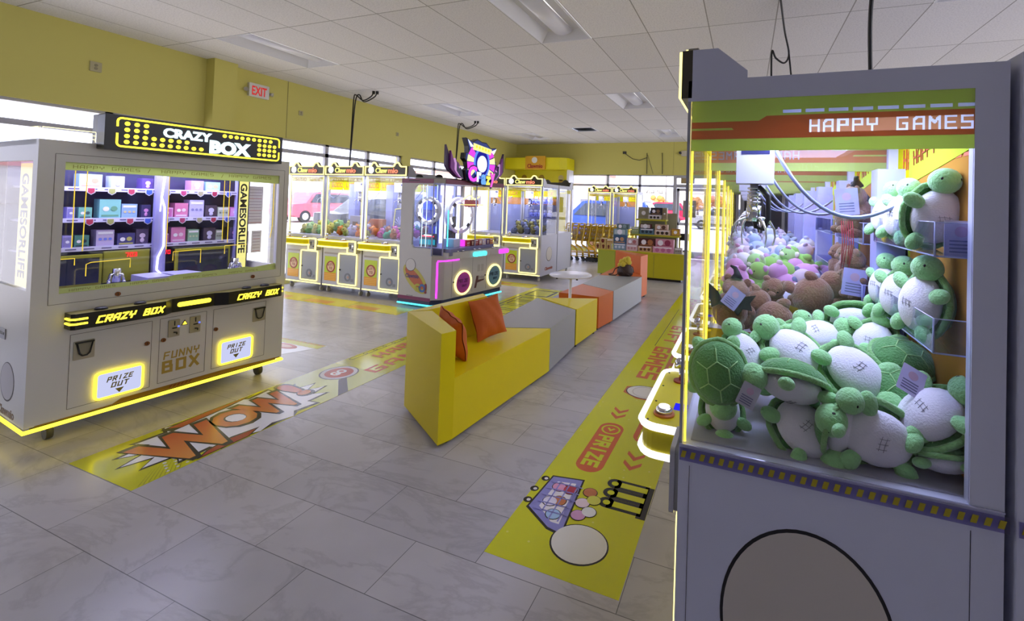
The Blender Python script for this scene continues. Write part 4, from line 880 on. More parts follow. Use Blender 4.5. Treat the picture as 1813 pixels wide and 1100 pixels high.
# marquee
mq = MB(); mq.T = FMF; mq.rrect(.23, 1.262, 1.69, 1.90, .006, .0, .1, BLACK); mqo = mq.build('marquee', T)
mb = MB(); mb.T = FMF; mb.box(.232, 1.26, 1.692, 1.898, -.07, .0, mat('8E8E92', .4)); mb.build('marquee_back', mqo)
mb = MB(); mb.T = FMF
def chain(pts, r=.005, m=EYD, z=.103): mb.tube([(x, y, z) for x, y in pts], r, m, 6)
rr_ = MB.rr(.285, 1.235, 1.712, 1.882, .02, 4)
top = [p for p in rr_ if p[1] > 1.80]; bot = [p for p in rr_ if p[1] < 1.80]
P = [(1.235, 1.815)] + top + [(.285, 1.83)]; chain(P, .0055)
P = [(.285, 1.79)] + bot + [(1.235, 1.778)]; chain(P, .0055); mb.build('neon_border', mqo)
mb = MB(); mb.T = FMF
def dots(xs, z): [mb.disc((x, z), .0125, .1, .104, EYD, n=14) for x in xs]
dots([.33, .375, .42], 1.852); dots([.33, .375, .42], 1.815); dots([.33 + .0435 * q for q in range(8)], 1.777); dots([.33 + .043 * q for q in range(10)], 1.741)
dots([.855 + .0385 * q for q in range(3)] + [.97 + .04 * q for q in range(6)], 1.853); dots([1.09 + .037 * q for q in range(4)], 1.816); dots([1.09 + .037 * q for q in range(4)], 1.782); dots([1.09 + .037 * q for q in range(4)], 1.746); mb.build('bulb', mqo)['kind'] = 'stuff'
mb = MB(); mb.T = FMF; lg = emit('D8F8FF', 1.3)
mb.ft('CRAZY', .505, 1.80, .058, .1, .108, lg, width=.27, bold=.045); mb.ft('BOX', .765, 1.728, .085, .1, .108, lg, width=.265, bold=.06); mb.build('marquee_lettering', mqo)
# top acrylic trim
mb = MB(); at = glassm('FFFFFF', 2.2, 'trim'); mb.box(.003, .228, .0, .006, 1.722, 1.79, at); mb.build('acrylic_trim', T); mb = MB(); mb.box(.0, .006, .006, D, 1.722, 1.79, at); mb.build('acrylic_trim', T); mb = MB(); mb.box(1.265, W - .003, .0, .006, 1.722, 1.77, at)
mb.build('acrylic_trim', T)
ne = emit('FFF4B0', 1.5)
for P in ([(.01, -.003, 1.725), (.01, -.003, 1.787), (.224, -.003, 1.787), (.224, -.003, 1.727)], [(.01, -.003, 1.76), (.05, -.003, 1.775), (.1, -.003, 1.765), (.222, -.003, 1.765)], [(.02, -.003, 1.74), (.222, -.003, 1.742)],
          [(-.003, .02, 1.725), (-.003, .02, 1.787), (-.003, .8, 1.787)], [(-.003, .02, 1.75), (-.003, .25, 1.76), (-.003, .3, 1.745), (-.003, .8, 1.745)], [(1.27, -.003, 1.73), (1.27, -.003, 1.765), (1.38, -.003, 1.765), (1.38, -.003, 1.725)], [(1.27, -.003, 1.75), (1.38, -.003, 1.748)]): mb = MB(); mb.tube(P, .0022, ne, 5); mb.build('neon_outline', T)
# control bar
mb = MB()
P = [(.135, 0), (.135, -.085), (.15, -.1), (.565, -.1), (.615, -.055), (.86, -.055), (.93, -.1), (1.30, -.1), (1.318, -.085), (1.318, 0)]
mb.prism(P, .645, .735, BLACK, mat('A89C58', .4)); bar = mb.build('control_bar', T)
mb = MB(); mb.T = FMF
mb.sf('CRAZY BOX', .235, .665, .042, .1, .104, EYD, width=.315, t=.24, shear=.3, gap=1.1); mb.sf('CRAZY BOX', .985, .666, .042, .1, .104, EYD, width=.29, t=.24, shear=.3, gap=1.1)
mb.build('lit_lettering', bar); mb = MB(); mb.T = FMF; mb.rrect(.645, .84, .676, .706, .014, .055, .06, EYD); mb.build('light_bar', bar)
mb = MB()
for z_ in (.705, .678): mb.tube([(.131, -.03, z_), (.131, -.088, z_), (.15, -.104, z_), (.2, -.104, z_)], .006, EYD, 6); mb.tube([(1.322, -.02, z_), (1.322, -.085, z_)], .007, EYD, 6)
mb.build('lit_stripe', bar)
for x_ in (.27, .45, 1.07, 1.2):
    mb = MB(); mb.lathe([(.03, 0), (.03, .008), (.024, .014), (.001, .015)], (x_, -.055, .735), mat('3C3C48', .3), 20); mb.build('push_button', bar)
# prize outlets
for a, b, c, d_ in ((.28, .495, .185, .335), (.936, 1.149, .197, .358)):
    mb = MB(); mb.T = FMF; mb.rrect(a, b, c, d_, .02, 0, .01, emit('C9CEF2', .75)); pw_ = mb.build('prize_flap', T)
    mb = MB(); mb.T = FMF; mb.rframe(a - .008, b + .008, c - .008, d_ + .008, .026, .012, .0, .016, EYD); mb.build('light_frame', pw_)
    mb = MB(); mb.T = FMF; g = mat('9A8C38', .5); xm = (a + b) / 2; mb.sf('PRIZE', xm - .062, d_ - .062, .03, .01, .012, g, width=.12, t=.24, shear=.25); mb.sf('OUT', xm - .042, d_ - .1, .03, .01, .012, g, width=.08, t=.24, shear=.25)
    mb.prism([(xm - .02, d_ - .112), (xm, d_ - .14), (xm + .02, d_ - .112)], .01, .012, g); mb.build('lettering', pw_)
for a, c in ((.177, .447), (1.154, .457)):
    mb = MB(); mb.T = FMF; mb.rrect(a, a + .09, c, c + .108, .004, 0, .006, mat('B5AE96', .35, .3)); cpn = mb.build('ticket_cup', T)
    mb = MB(); mb.T = FMF; mb.tube([(a + .012, c + .1, .012), (a + .024, c + .035, .014), (a + .036, c + .022, .014), (a + .056, c + .022, .014), (a + .068, c + .035, .014), (a + .08, c + .1, .012)], .004, BLACK, 6); mb.box(a + .006, a + .085, c + .095, c + .104, .006, .016, BLACK)
    mb.prism([(a + .018, c + .09), (a + .074, c + .09), (a + .06, c + .03), (a + .032, c + .03)], .006, .009, mat('9A957E', .4)); mb.build('cup_rim', cpn)
for a, bb in ((.623, 0), (.743, 0)):
    mb = MB(); mb.T = FMF; mb.rrect(a, a + .062, .47, .583, .004, 0, .008, mat('B9B4A6', .3, .5)); cm_ = mb.build('coin_mech', T)
    mb = MB(); mb.T = FMF; mb.box(a + .03, a + .034, .545, .575, .008, .012, BLACK); mb.box(a + .02, a + .045, .525, .532, .008, .012, BLACK); mb.tube([(a + .028, .5, .012), (a + .045, .497, .014), (a + .045, .485, .012)], .004, BLACK, 6); mb.disc((a + .055, .535), .006, .008, .012, emit('6070F0', 1.2), n=10); mb.build('slot', cm_)
mb = MB(); mb.T = FMF; mb.prism([(.695, .535), (.733, .535), (.714, .57)], 0, .004, BLACK); mb.prism([(.702, .54), (.726, .54), (.714, .561)], .004, .008, EYD); mb.build('triangle_light', T)
for x_, z_ in ((.515, .46), (.6, .46), (.905, .46), (.36, .805), (1.14, .81)):
    mb = MB(); mb.T = FMF; mb.cyl((x_, z_, 0), (x_, z_, .008), .013, BRASS, 14); mb.box(x_ - .002, x_ + .002, z_ - .007, z_ + .007, .008, .009, BLACK); mb.build('lock', T)
mb = MB(); mb.T = FMF; mb.sf('FUNNY', .605, .325, .05, 0, .0012, mat('BFA246', .5), width=.2, t=.2, shear=.1); mb.sf('BOX', .6, .235, .08, 0, .0012, mat('BFA246', .5), width=.21, t=.26); mb.build('front_lettering', T)
# glass films
mb = MB(); mb.T = FM((0, .01, 0), (1, 0, 0), (0, -1, 0)); fl = film('E2EAA8', .5)
mb.prism([(.107, .845), (1.312, .845), (1.312, .895), (1.14, .88), (1.1, .89), (.65, .885), (.6, .87), (.107, .875)], 0, .001, fl)
ol = mat('A8A050', .5)
for x_ in (.15, .42, .7, .98): mb.sf('HAPPY GAMES', x_, .852, .013, .001, .0015, ol, width=.2, t=.12)
mb.build('glass_film', T)
mb = MB(); mb.T = FM((0, .01, 0), (1, 0, 0), (0, -1, 0)); mb.prism([(.107, 1.555), (1.312, 1.535), (1.312, 1.6), (.107, 1.6)], 0, .001, fl)
for x_, s_ in ((.14, .3), (.55, .3), (.95, .3)): mb.sf('HAPPY GAMES', x_, 1.566, .02, .001, .0015, ol, width=s_, t=.12)
mb.sf('/', .48, 1.565, .022, .001, .0015, ol); mb.sf('/', .9, 1.56, .022, .001, .0015, ol); mb.build('glass_film', T)
mb = MB(); yl = emit('E8C840', .9)  # glowing tubes stand in for neon lines reflected in the front glass
for P in ([(.155, 1.56), (.155, 1.1)], [(.205, 1.56), (.2, 1.08)], [(.6, 1.55), (.6, 1.06)], [(.93, 1.54), (.93, 1.1)], [(.965, 1.54), (.965, 1.08)], [(.107, 1.04), (.17, 1.04), (.17, 1.0)], [(.22, .93), (.22, 1.0), (.24, 1.01), (.42, 1.015), (.42, .96)], [(.64, .98), (.64, 1.04), (.8, 1.045), (.8, .95)], [(.95, 1.0), (.95, 1.06), (1.1, 1.06)], [(1.285, 1.56), (1.285, 1.2), (1.27, 1.1)]):
    mb.tube([(x, .022, z) for x, z in P], .0025, yl, 5)
mb.build('neon_reflection', T)
# interior
LIL = mat('A9A4E0', .5)
mb = MB(); mb.box(.03, 1.30, .6, .62, .79, 1.66, mat('3C3862', .6)); mb.build('inner_back', T)
for z_ in (1.455, 1.25, 1.062):
    mb = MB(); mb.box(.05, 1.28, .42, .6, z_ - .012, z_, LIL); mb.box(.05, 1.28, .412, .42, z_ - .022, z_ + .006, mat('DCD8F8', .4)); sh = mb.build('shelf', T)
    mb = MB(); mb.T = FM((0, .412, 0), (1, 0, 0), (0, -1, 0))
    for q in range(14): mb.box(.07 + q * .085, .12 + q * .085, z_ - .012, z_ - .004, 0, .001, mat('70689A', .5))
    mb.build('shelf_print', sh)
    if z_ > 1.1:
        for x_, c in zip((.345, .447, .548, .645, .75, .85, .96, 1.055, 1.155, 1.24), ('B83858', 'A8A868', 'B83858', '4060D8', '6070B8', 'B03870', 'A8A080', 'A82850', '4060D8', '4060D8')):
            mb = MB(); mb.T = FM((0, .411, 0), (1, 0, 0), (0, -1, 0)); mb.prism([(x_ - .02, z_), (x_ - .02, z_ - .03), (x_, z_ - .045), (x_ + .02, z_ - .03), (x_ + .02, z_)], 0, .003, mat('E0DCF0', .5)); mb.prism([(x_ - .016, z_ - .002), (x_ - .016, z_ - .028), (x_, z_ - .04), (x_ + .016, z_ - .028), (x_ + .016, z_ - .002)], .003, .004, mat(c, .5)); mb.build('price_ribbon', sh)
mb = MB(); mb.box(.675, .745, .38, .42, .83, 1.6, mat('9C98D4', .5)); dv = mb.build('divider', T)
mb = MB(); mb.T = FM((0, .375, 0), (1, 0, 0), (0, -1, 0)); mb.tube([(x, z, 0) for x, z in ((.722, 1.58), (.705, 1.4), (.725, 1.33), (.73, 1.05), (.7, .97), (.695, .88), (.73, .835))], .006, EWB, 6); mb.tube([(x, z, 0) for x, z in ((.735, 1.58), (.712, 1.56), (.7, 1.3))], .003, EWB, 5); mb.build('zigzag_neon', dv)
mb = MB(); mb.box(1.215, 1.31, .40, .44, .8, 1.6, LIL); bnr = mb.build('side_column', T)
mb = MB(); mb.T = FM((0, .398, 0), (1, 0, 0), (0, -1, 0)); mb.box(1.22, 1.305, .81, 1.6, 0, .002, BLACK); mb.box(1.227, 1.298, .815, 1.595, .002, .003, emit('F4EC90', .8))
mb.T = mb.T @ Matrix.Translation((1.238, 1.53, 0)) @ Matrix.Rotation(-math.pi / 2, 4, 'Z'); mb.ft('GAMESORLIFE', 0, 0, .05, .003, .004, BLACK, width=.58, bold=.03); mb.build('banner', bnr)
mb = MB(); mb.box(.05, .075, .25, .46, .8, 1.6, LIL); b2 = mb.build('side_column', T)
mb = MB(); mb.T = FM((.049, 0, 0), (0, -1, 0), (-1, 0, 0)); mb.box(-.45, -.26, .81, 1.59, 0, .002, emit('F0E4A0', .7)); mb.T = mb.T @ Matrix.Translation((-.41, 1.53, 0)) @ Matrix.Rotation(-math.pi / 2, 4, 'Z'); mb.ft('GAMESORLIFE', 0, 0, .11, .002, .003, mat('4A4238', .5), width=.62, bold=.02); mb.build('banner', b2)
# lower displays and mechanisms
mb = MB(); fr = mat('A8A430', .5); dk = mat('1E2240', .2)
for a, b in ((.06, .4), (.8, 1.16)): mb.box(a, b, .36, .38, .82, 1.02, fr); mb.box(a + .015, b - .015, .355, .36, .835, 1.0, dk)
mb.box(.42, .66, .4, .42, .82, 1.03, mat('98962C', .5)); mb.build('lower_panel', T)
mb = MB(); mb.T = FM((0, .398, 0), (1, 0, 0), (0, -1, 0)); rd_ = emit('FF2030', 2.0); mb.sf('703', .53, .985, .03, 0, .003, rd_, width=.06, t=.18); mb.sf('70', .745, .985, .03, .0, .003, rd_, width=.035, t=.18); mb.build('red_digits', T)
mb = MB(); mb.box(.55, .68, .12, .36, .80, .865, mat('C0BCE8', .4)); mb.prism([(.72, .1), (.9, .12), (.86, .38), (.72, .38)], .80, .86, mat('C0BCE8', .4)); mb.box(.95, 1.1, .15, .3, .8, .83, WHITE2); mb.build('prize_ramp', T)
for x_ in (.44, 1.15):
    mb = MB(); mb.cyl((x_, .26, .84), (x_, .26, .93), .022, CHROME, 12)
    for q in range(4): a = q * 1.57 + .5; mb.tube([(x_, .26, .9), (x_ + .04 * math.cos(a), .26 + .04 * math.sin(a), .89), (x_ + .05 * math.cos(a), .26 + .05 * math.sin(a), .85)], .006, CHROME, 6)
    for q in range(4): a = q * 1.57 + .5; mb.ell((x_ + .05 * math.cos(a), .26 + .05 * math.sin(a), .845), (.01, .01, .01), CHROME, nu=8, nv=6)
    mb.build('gripper', T)
mb = MB(); mb.box(.05, 1.3, .05, .6, .785, .792, mat('8C88B8', .4)); mb.build('inner_floor', T)
mb = MB(); mb.box(.1, 1.2, .1, .13, 1.66, 1.672, EWB); mb.build('ceiling_tube', T)
area('cabinet_lamp', (.65, .3, 1.655), 1.0, .3, 8, (.66, .68, 1.0), parent=T)
mb = MB(); mb.T = FMS0; mb.disc((-.28, .33), .11, 0, .001, mat('4A4440', .5)); mb.disc((-.28, .333), .104, .001, .0016, mat('D8D4D4', .5)); mb.ft('Clawmio', -.28, .14, .05, 0, .001, mat('8A6A40', .5), width=.26, bold=.03, align='CENTER'); mb.build('side_sticker', T); mb = MB(); mb.T = FMS0; mb.box(-.45, -.345, .56, .62, 0, .004, mat('A8A8B0', .4)); mb.box(-.43, -.36, .585, .6, .004, .005, BLACK); mb.build('slot_plate', T)
# boxes on the three shelves
def product_box(p, sz, base, art, label, group, rz, kind=0):
    w_, d_, h_ = sz; mb = MB(); mb.box(-w_ / 2, w_ / 2, 0, d_, 0, h_, mat(base, .45))
    mb.T = FM((0, -.0006, 0), (1, 0, 0), (0, -1, 0)); ap = mat(art, .5); a2 = mat('F4F0F4', .5)
    if kind == 0: mb.disc((-w_ * .2, h_ * .5), w_ * .15, 0, .0012, a2, n=14); mb.disc((w_ * .18, h_ * .52), w_ * .16, 0, .0012, ap, n=14); mb.box(-w_ * .4, w_ * .4, h_ * .1, h_ * .2, 0, .001, ap)
    elif kind == 1: mb.disc((0, h_ * .58), w_ * .24, 0, .0012, ap, n=16); mb.ell((0, h_ * .28, 0), (w_ * .18, h_ * .16, .002), ap, nu=12, nv=4)
    elif kind == 2:
        for q in range(3): mb.disc((-w_ * .28 + q * w_ * .28, h_ * .45), w_ * .1, 0, .0012, ap, n=12)
        mb.box(-w_ * .42, w_ * .42, h_ * .75, h_ * .9, 0, .001, a2)
    else: mb.box(-w_ * .42, w_ * .42, h_ * .12, h_ * .88, 0, .001, ap); mb.disc((0, h_ * .5), w_ * .2, .001, .0018, a2, n=14)
    o = mb.build('product_box'); o.location = p; o.rotation_euler = (0, 0, rz); return tag(o, label, 'box', group)
def ux(x): return .253 + (x - 400) * .00084 if x < 900 else .671 + (x - 900) * .001095
SHB = {1.455: [(450, 580, .09, 'B8DCEC', 'E0A080', 0, 'pale blue box with two round figures'), (635, 715, .085, 'DCDCEC', 'A8A8C0', 1, 'white box with a grey figure'), (830, 905, .08, '604890', 'E8B8E0', 1, 'purple box with a pink figure'), (1115, 1190, .08, 'D8A0D8', 'F0D0E8', 1, 'pink box beside a mint one'), (1205, 1295, .075, 'A8E0D8', 'E0B890', 0, 'mint box with two figures')],
 1.25: [(392, 435, .075, 'B0A8E0', '8880C0', 3, 'lilac box at the left end'), (455, 530, .075, '78B8A8', '405860', 0, 'sea green box'), (572, 700, .13, '8CCCC8', '70A888', 0, 'largest mint green box'), (706, 805, .10, '98B8F0', 'D8C898', 2, 'light blue house shaped box'), (832, 895, .095, '403868', 'D890C8', 1, 'dark box with a pink figure'), (942, 1018, .075, 'E8B0D8', 'D070B0', 3, 'pale pink box right of the divider'), (1028, 1103, .11, 'E080B0', 'F0D8E8', 0, 'bright pink box'), (1112, 1198, .135, 'C8C0F0', '9088C8', 2, 'tall lavender box'), (1208, 1282, .095, '4A3C50', 'D0C8E8', 1, 'dark box with a brown top'), (1288, 1360, .08, 'C8D0C0', '808878', 2, 'cream box with green print'), (1370, 1440, .08, 'E088C8', 'F0B0E0', 3, 'pink box at the right end')],
 1.062: [(376, 430, .08, 'A8A0D8', '8880B8', 3, 'lilac box at the left end'), (440, 522, .08, '508878', '304048', 0, 'dark green box'), (562, 668, .11, 'C8B8D8', '7888E8', 2, 'lilac and blue patterned box'), (688, 798, .085, '4C4880', 'C8C068', 0, 'low multicoloured box'), (806, 888, .11, '58486C', 'E0C8E0', 1, 'dark box with a rabbit eared top'), (942, 1000, .07, 'D8A8D8', 'C060A0', 3, 'small pink box right of the divider'), (1014, 1095, .115, 'E088B8', 'F0D0E0', 0, 'bright pink box'), (1110, 1176, .095, '90B898', 'C8D0A8', 2, 'green box'), (1204, 1278, .105, '4A3C50', 'D0C8E8', 1, 'dark box with a brown top'), (1282, 1326, .085, 'A8B0A0', '787870', 2, 'small greyish box'), (1374, 1436, .1, '483868', 'D8A0D0', 1, 'dark purple box at the right end')]}
for z_, row in SHB.items():
    nm = {1.455: 'top', 1.25: 'middle', 1.062: 'bottom'}[z_]
    for xa, xb, h_, c1, c2, kd, lb in row:
        u0, u1 = ux(xa), ux(xb); u0 = max(u0, .07); u1 = min(u1, 1.275)
        if .67 < (u0 + u1) / 2 < .75: u0 += .03
        product_box(CBM @ Vector(((u0 + u1) / 2, .435, z_ + .0005)), (u1 - u0, .09, h_), c1, c2, lb + ' on the ' + nm + ' shelf inside the marquee machine', 'boxes on the %s shelf of the prize machine' % nm, CB_A, kd)

# ---------------------------------------------------------------- topper machine
PX, PY = -4.37, 4.95
T = thing('ring_machine', 'white two player machine with maroon band, big winged colourful topper and pink neon', 'arcade machine', (PX, PY, 0))
FP = [(0, 0), (.53, -.01), (.65, .08), (.83, 1.30), (.06, 1.33)]
PWH = mat('BDB8B0', .45)
mb = MB(); mb.prism([(0, 0), (.54, -.01), (.67, .09), (.85, 1.30), (.06, 1.33)], .12, .70, PWH); mb.build('cabinet', T)
mb = MB(); mb.prism(FP, .055, .12, mat('2A2440', .4)); mb.prism([(-.001, -.003), (.535, -.014), (.54, 0), (0, .01)], .1, .145, mat('7A2850', .4)); mb.build('plinth', T)
mb = MB(); mb.tube([(.0, -.004, .045), (.54, -.014, .045), (.66, .075, .045), (.85, 1.3, .045)], .011, ECY, 6); mb.build('base_light', T)
mb = MB(); mb.prism([(.1, .1), (.5, .1), (.7, 1.2), (.2, 1.2)], 0, .055, BLACK); mb.build('base', T)
# upper body: side wall with round-cornered window, posts, roof
MS = FM((0, 0, 0), (.53, -.01, 0), (-.01, -.53, 0))
mb = MB(); mb.T = MS
outer = [(.0, .70)] + [(0, 1.66)] + [(.2, 1.66), (.38, 1.66), (.53, 1.66)] + [(.53, .70)]
mb.box(0, .2, .70, 1.66, -.03, 0, PWH); mb.box(.2, .53, .70, .79, -.03, 0, PWH); mb.box(.2, .53, 1.635, 1.66, -.03, 0, PWH); mb.prism([(.2, .79), (.23, .79), (.2, .83)], -.03, 0, PWH); mb.prism([(.2, 1.635), (.2, 1.55), (.22, 1.6), (.26, 1.635)], -.03, 0, PWH); mb.build('side_wall', T)
mb = MB(); mb.T = MS; mb.box(.2, .515, .79, 1.635, -.02, -.015, GLASS); mb.build('side_glass', T)
mb = MB(); mb.T = MS; mb.box(0, .53, 1.655, 1.715, -.01, .003, mat('7A2848', .4)); mb.box(.12, .3, 1.68, 1.695, .003, .004, mat('3C1828', .5)); mb.build('maroon_band', T)
MFp = FM((.65, .08, 0), (.18, 1.22, 0), (1.22, -.18, 0)); L_ = 1.233
mb = MB(); mb.prism(FP, 1.66, 1.715, PWH); mb.build('roof', T)
mb = MB(); mb.T = MFp; mb.box(0, L_, 1.655, 1.715, 0, .01, mat('7A2848', .4)); mb.build('maroon_band', T)
mb = MB(); mb.T = MFp; mb.box(0, L_, .79, 1.655, -.02, -.015, GLASS); mb.build('front_glass', T)
mb = MB(); mb.prism([(.53, -.01), (.65, .08), (.645, .085), (.525, -.004)], .79, 1.655, GLASS); mb.build('corner_glass', T)
for x_, y_ in ((.53, -.005), (.64, .08), (.74, .69), (.82, 1.28)):
    mb = MB(); mb.cyl((x_, y_, .70), (x_, y_, 1.66), .009, mat('C8D0F0', .3, .3), 8); mb.build('post', T)
mb = MB(); mb.box(.08, .12, 1.25, 1.3, .7, 1.66, PWH); mb.box(0.01, .06, .06, 1.28, .7, 1.66, glassm('DDE4FF', .8, 'pb')); mb.build('back_wall', T)
for x_ in (.12, .45):
    mb = MB(); mb.cyl((x_, .2, 1.715), (x_, .2, 1.75), .03, BLACK, 12); mb.ell((x_, .2, 1.75), (.05, .05, .035), BLACK, nu=12, nv=6); mb.build('roof_fan', T)
mb = MB(); mb.box(.1, .56, .15, 1.1, 1.716, 1.74, mat('A8A59C', .5)); mb.build('roof_cover', T)
# console
mb = MB(); mb.T = MFp; 
P = [(.0, 0), (.02, .08), (.45, .13), (.75, .14), (.85, .09), (.98, .15), (1.2, .15), (1.24, 0)]
Q = [(.65 + a * .146 + b * .989, .08 + a * .989 - b * .146) for a, b in P]
mb = MB(); mb.prism(Q, .655, .745, PWH, mat('8A847A', .4)); con = mb.build('console', T)
for a, b, col_ in ((.44, .70, ECY), (.98, 1.2, EMG)):
    mb = MB(); mb.T = MFp @ Matrix.Translation((0, 0, 0)); zf = .14 if col_ is ECY else .15
    mb.rrect(a, b, .665, .725, .02, zf - .02, zf + .02, col_); mb.build('light_bar', con)
for a in (.1, .2, .3, .55, .65, .95, 1.05, 1.15):
    mb = MB(); c_ = (.65 + a * .146 + .06 * .989, .08 + a * .989 - .06 * .146, .745); mb.lathe([(.024, 0), (.022, .014), (.001, .016)], c_, CHROME, 14); mb.build('push_button', con)
# front art
mb = MB(); mb.tube([(.6, .035, .145), (.6, .035, .62)], .012, EMG, 8); mb.tube([(.6, .033, .63), (.675, .1, .632), (.72, .35, .632)], .01, EMG, 8); mb.build('corner_neon', T)
for u, z, col_, c2 in ((.36, .305, 'A8309C', '6A1060'), (1.03, .325, '5E8CA0', '203848')):
    M2 = FM((.67, .09, 0), (.18, 1.21, 0), (1.21, -.18, 0))
    mb = MB(); mb.T = M2; mb.disc((u, z), .145, 0, .01, mat(col_, .4), n=36); fl_ = mb.build('prize_flap', T)
    mb = MB(); mb.T = M2; mb.ring((u, z), .168, .145, 0, .02, EY, n=40); mb.build('light_ring', fl_)
    mb = MB(); mb.T = M2; mb.sf('PRIZE', u - .1, z + .0, .05, .01, .013, mat(c2, .5), width=.19, t=.26); mb.sf('OUT', u - .02, z - .06, .03, .01, .013, mat(c2, .5), width=.09, t=.26); mb.build('lettering', fl_)
M2 = FM((.67, .09, 0), (.18, 1.21, 0), (1.21, -.18, 0))
mb = MB(); mb.T = M2; mb.box(.145, .148, .13, .65, 0, .001, SEAM); mb.box(.55, .553, .15, .65, 0, .001, SEAM); mb.box(.85, .853, .15, .65, 0, .001, SEAM); ft_ = mat('5A3430', .5)
mb.prism([(.6, .19), (.64, .19), (.66, .26), (.8, .28), (.82, .3), (.68, .3), (.68, .36), (.64, .36)], 0, .001, ft_); mb.ft('Prize', .68, .31, .05, 0, .001, mat('9A9088', .5), width=.13)
for u in (.66, .74): mb.box(u, u + .05, .42, .52, 0, .002, mat('AAA49A', .4))
mb.disc((.18, .33), .012, 0, .006, BLACK, n=12); mb.disc((1.2, .38), .012, 0, .006, BLACK, n=12); mb.disc((.83, .35), .012, 0, .006, BLACK, n=12); mb.build('front_print', T)
# side logo
mb = MB(); mb.T = MS
def rot_e(cx, cy, rx, ry, a, n=28): return [(cx + rx * math.cos(t_) * math.cos(a) - ry * math.sin(t_) * math.sin(a), cy + rx * math.cos(t_) * math.sin(a) + ry * math.sin(t_) * math.cos(a)) for t_ in [2 * math.pi * k / n for k in range(n)]]
mb.prism(rot_e(.28, .38, .25, .12, R(-42)), 0, .001, mat('BDB04A', .5)); mb.prism(rot_e(.27, .39, .2, .07, R(-40)), .001, .0015, mat('B86038', .5)); mb.disc((.2, .56), .085, .0015, .0022, mat('4A4440', .5)); mb.disc((.2, .562), .079, .0022, .003, mat('C8C2BA', .5))
mb.ft('Clawmio', .23, .39, .055, .002, .003, mat('50406A', .5), width=.22, bold=.03, align='CENTER'); mb.ft('G', .27, .22, .1, .002, .004, mat('B8B040', .5), bold=.06); mb.ft('O', .345, .22, .1, .002, .004, mat('4A70A8', .5), bold=.06); mb.ft('!', .44, .21, .12, .002, .004, mat('8A3838', .5), bold=.06)
for q in range(5): mb.box(.15 + q * .022, .16 + q * .022, .148, .158, 0, .001, BLACK)
mb.build('side_logo', T)
# interior: ring wheel, screens, lights
def wheel(c, u, n, r_, name):
    M_ = FM(c, u, n)
    mb = MB(); mb.T = M_; mb.ring((0, 0), r_, r_ * .83, -.03, .03, mat('D4D8F0', .3), n=40); wq = mb.build(name, T)
    mb = MB(); mb.T = M_; mb.ring((0, 0), r_ * .8, r_ * .74, -.02, .035, EWB, n=40); mb.build('ring_light', wq)
    for q in range(8):
        a = 2 * math.pi * q / 8; mb = MB(); mb.T = M_ @ Matrix.Rotation(a, 4, 'Z'); mb.box(r_ * .7, r_ * .86, -.03, .03, .03, .045, mat('2A2C4A', .4) if q % 2 else mat('F4F4FF', .4)); mb.build('ring_segment', wq)
wheel((.36, .12, 1.29), (1, 0, 0), (0, -1, 0), .19, 'ring_wheel')
wheel((.42, .75, 1.22), (.146, .989, 0), (.989, -.146, 0), .27, 'ring_wheel')
mb = MB(); mb.T = FM((0, .14, 0), (1, 0, 0), (0, -1, 0)); mb.box(.24, .48, 1.08, 1.45, 0, .01, mat('2838B0', .3)); mb.box(.25, .47, 1.3, 1.38, .01, .012, emit('4060E8', .8)); mb.box(.22, .5, .8, .98, 0, .01, mat('203860', .3)); scr = mb.build('blue_screen', T)
mb = MB(); mb.T = FM((0, .125, 0), (1, 0, 0), (0, -1, 0)); mb.box(.26, .46, .935, .95, 0, .01, emit('FF4060', 1.2)); mb.box(.30, .42, .95, .962, 0, .01, EW)
for q in range(4): mb.box(.235 + q * .065, .285 + q * .065, .83, .9, 0, .01, emit('30A0C0', .7)); 
mb.build('display_lights', scr)
mb = MB()
for x_, y_ in ((.3, .02), (.36, .03), (.47, .1)): mb.tube([(x_, y_ + .05, .8), (x_, y_ + .05, 1.64)], .004, emit('C8E8FF', 1.5), 5)
mb.tube([(.55, .3, .8), (.55, .3, 1.3)], .008, ECY, 6); mb.tube([(.58, .5, .8), (.58, .5, 1.38), (.66, 1.0, 1.38)], .006, emit('FFE880', 1.5), 6); mb.build('inner_neon', T)
mb = MB(); mb.box(.12, .75, .1, 1.2, .70, .79, mat('6A6890', .4)); mb.box(.45, .62, .35, .5, .79, .9, mat('C8D0F0', .4)); mb.box(.5, .64, .55, .72, .79, .87, emit('E040E0', 1.0)); mb.box(.3, .4, .6, .7, .79, 1.2, mat('282A38', .4)); mb.build('inner_mechanism', T)
mb = MB(); mb.T = FM((.6, .8, 1.4), (.146, .989, 0), (.989, -.146, 0)); mb.rrect(-.17, .12, -.05, .05, .02, 0, .01, mat('B04060', .4)); mb.tube([(-.2, .06, .01), (-.08, .12, .01), (.04, .06, .01), (.14, .1, .01)], .012, emit('FFF8A0', 1.4), 6); mb.build('inner_sign', T)
for q, c in enumerate(('B84838', '783030', '983850', 'A83048', 'D8D0E0', '584878', 'C07030')):
    product_box(Vector((PX + .68 + .012 * q, PY + .62 + q * .085, .7905)), (.07, .05, .085), c, 'E0C8B0', '%s prize box in the row low behind the front glass of the topper machine' % ('rust red', 'dark brown', 'plum', 'crimson', 'white', 'violet', 'orange')[q], 'prize boxes in the topper machine', R(81.6), q % 4)
area('cabinet_lamp', (.4, .6, 1.64), .4, .9, 4.5, (.78, .8, 1.0), parent=T)
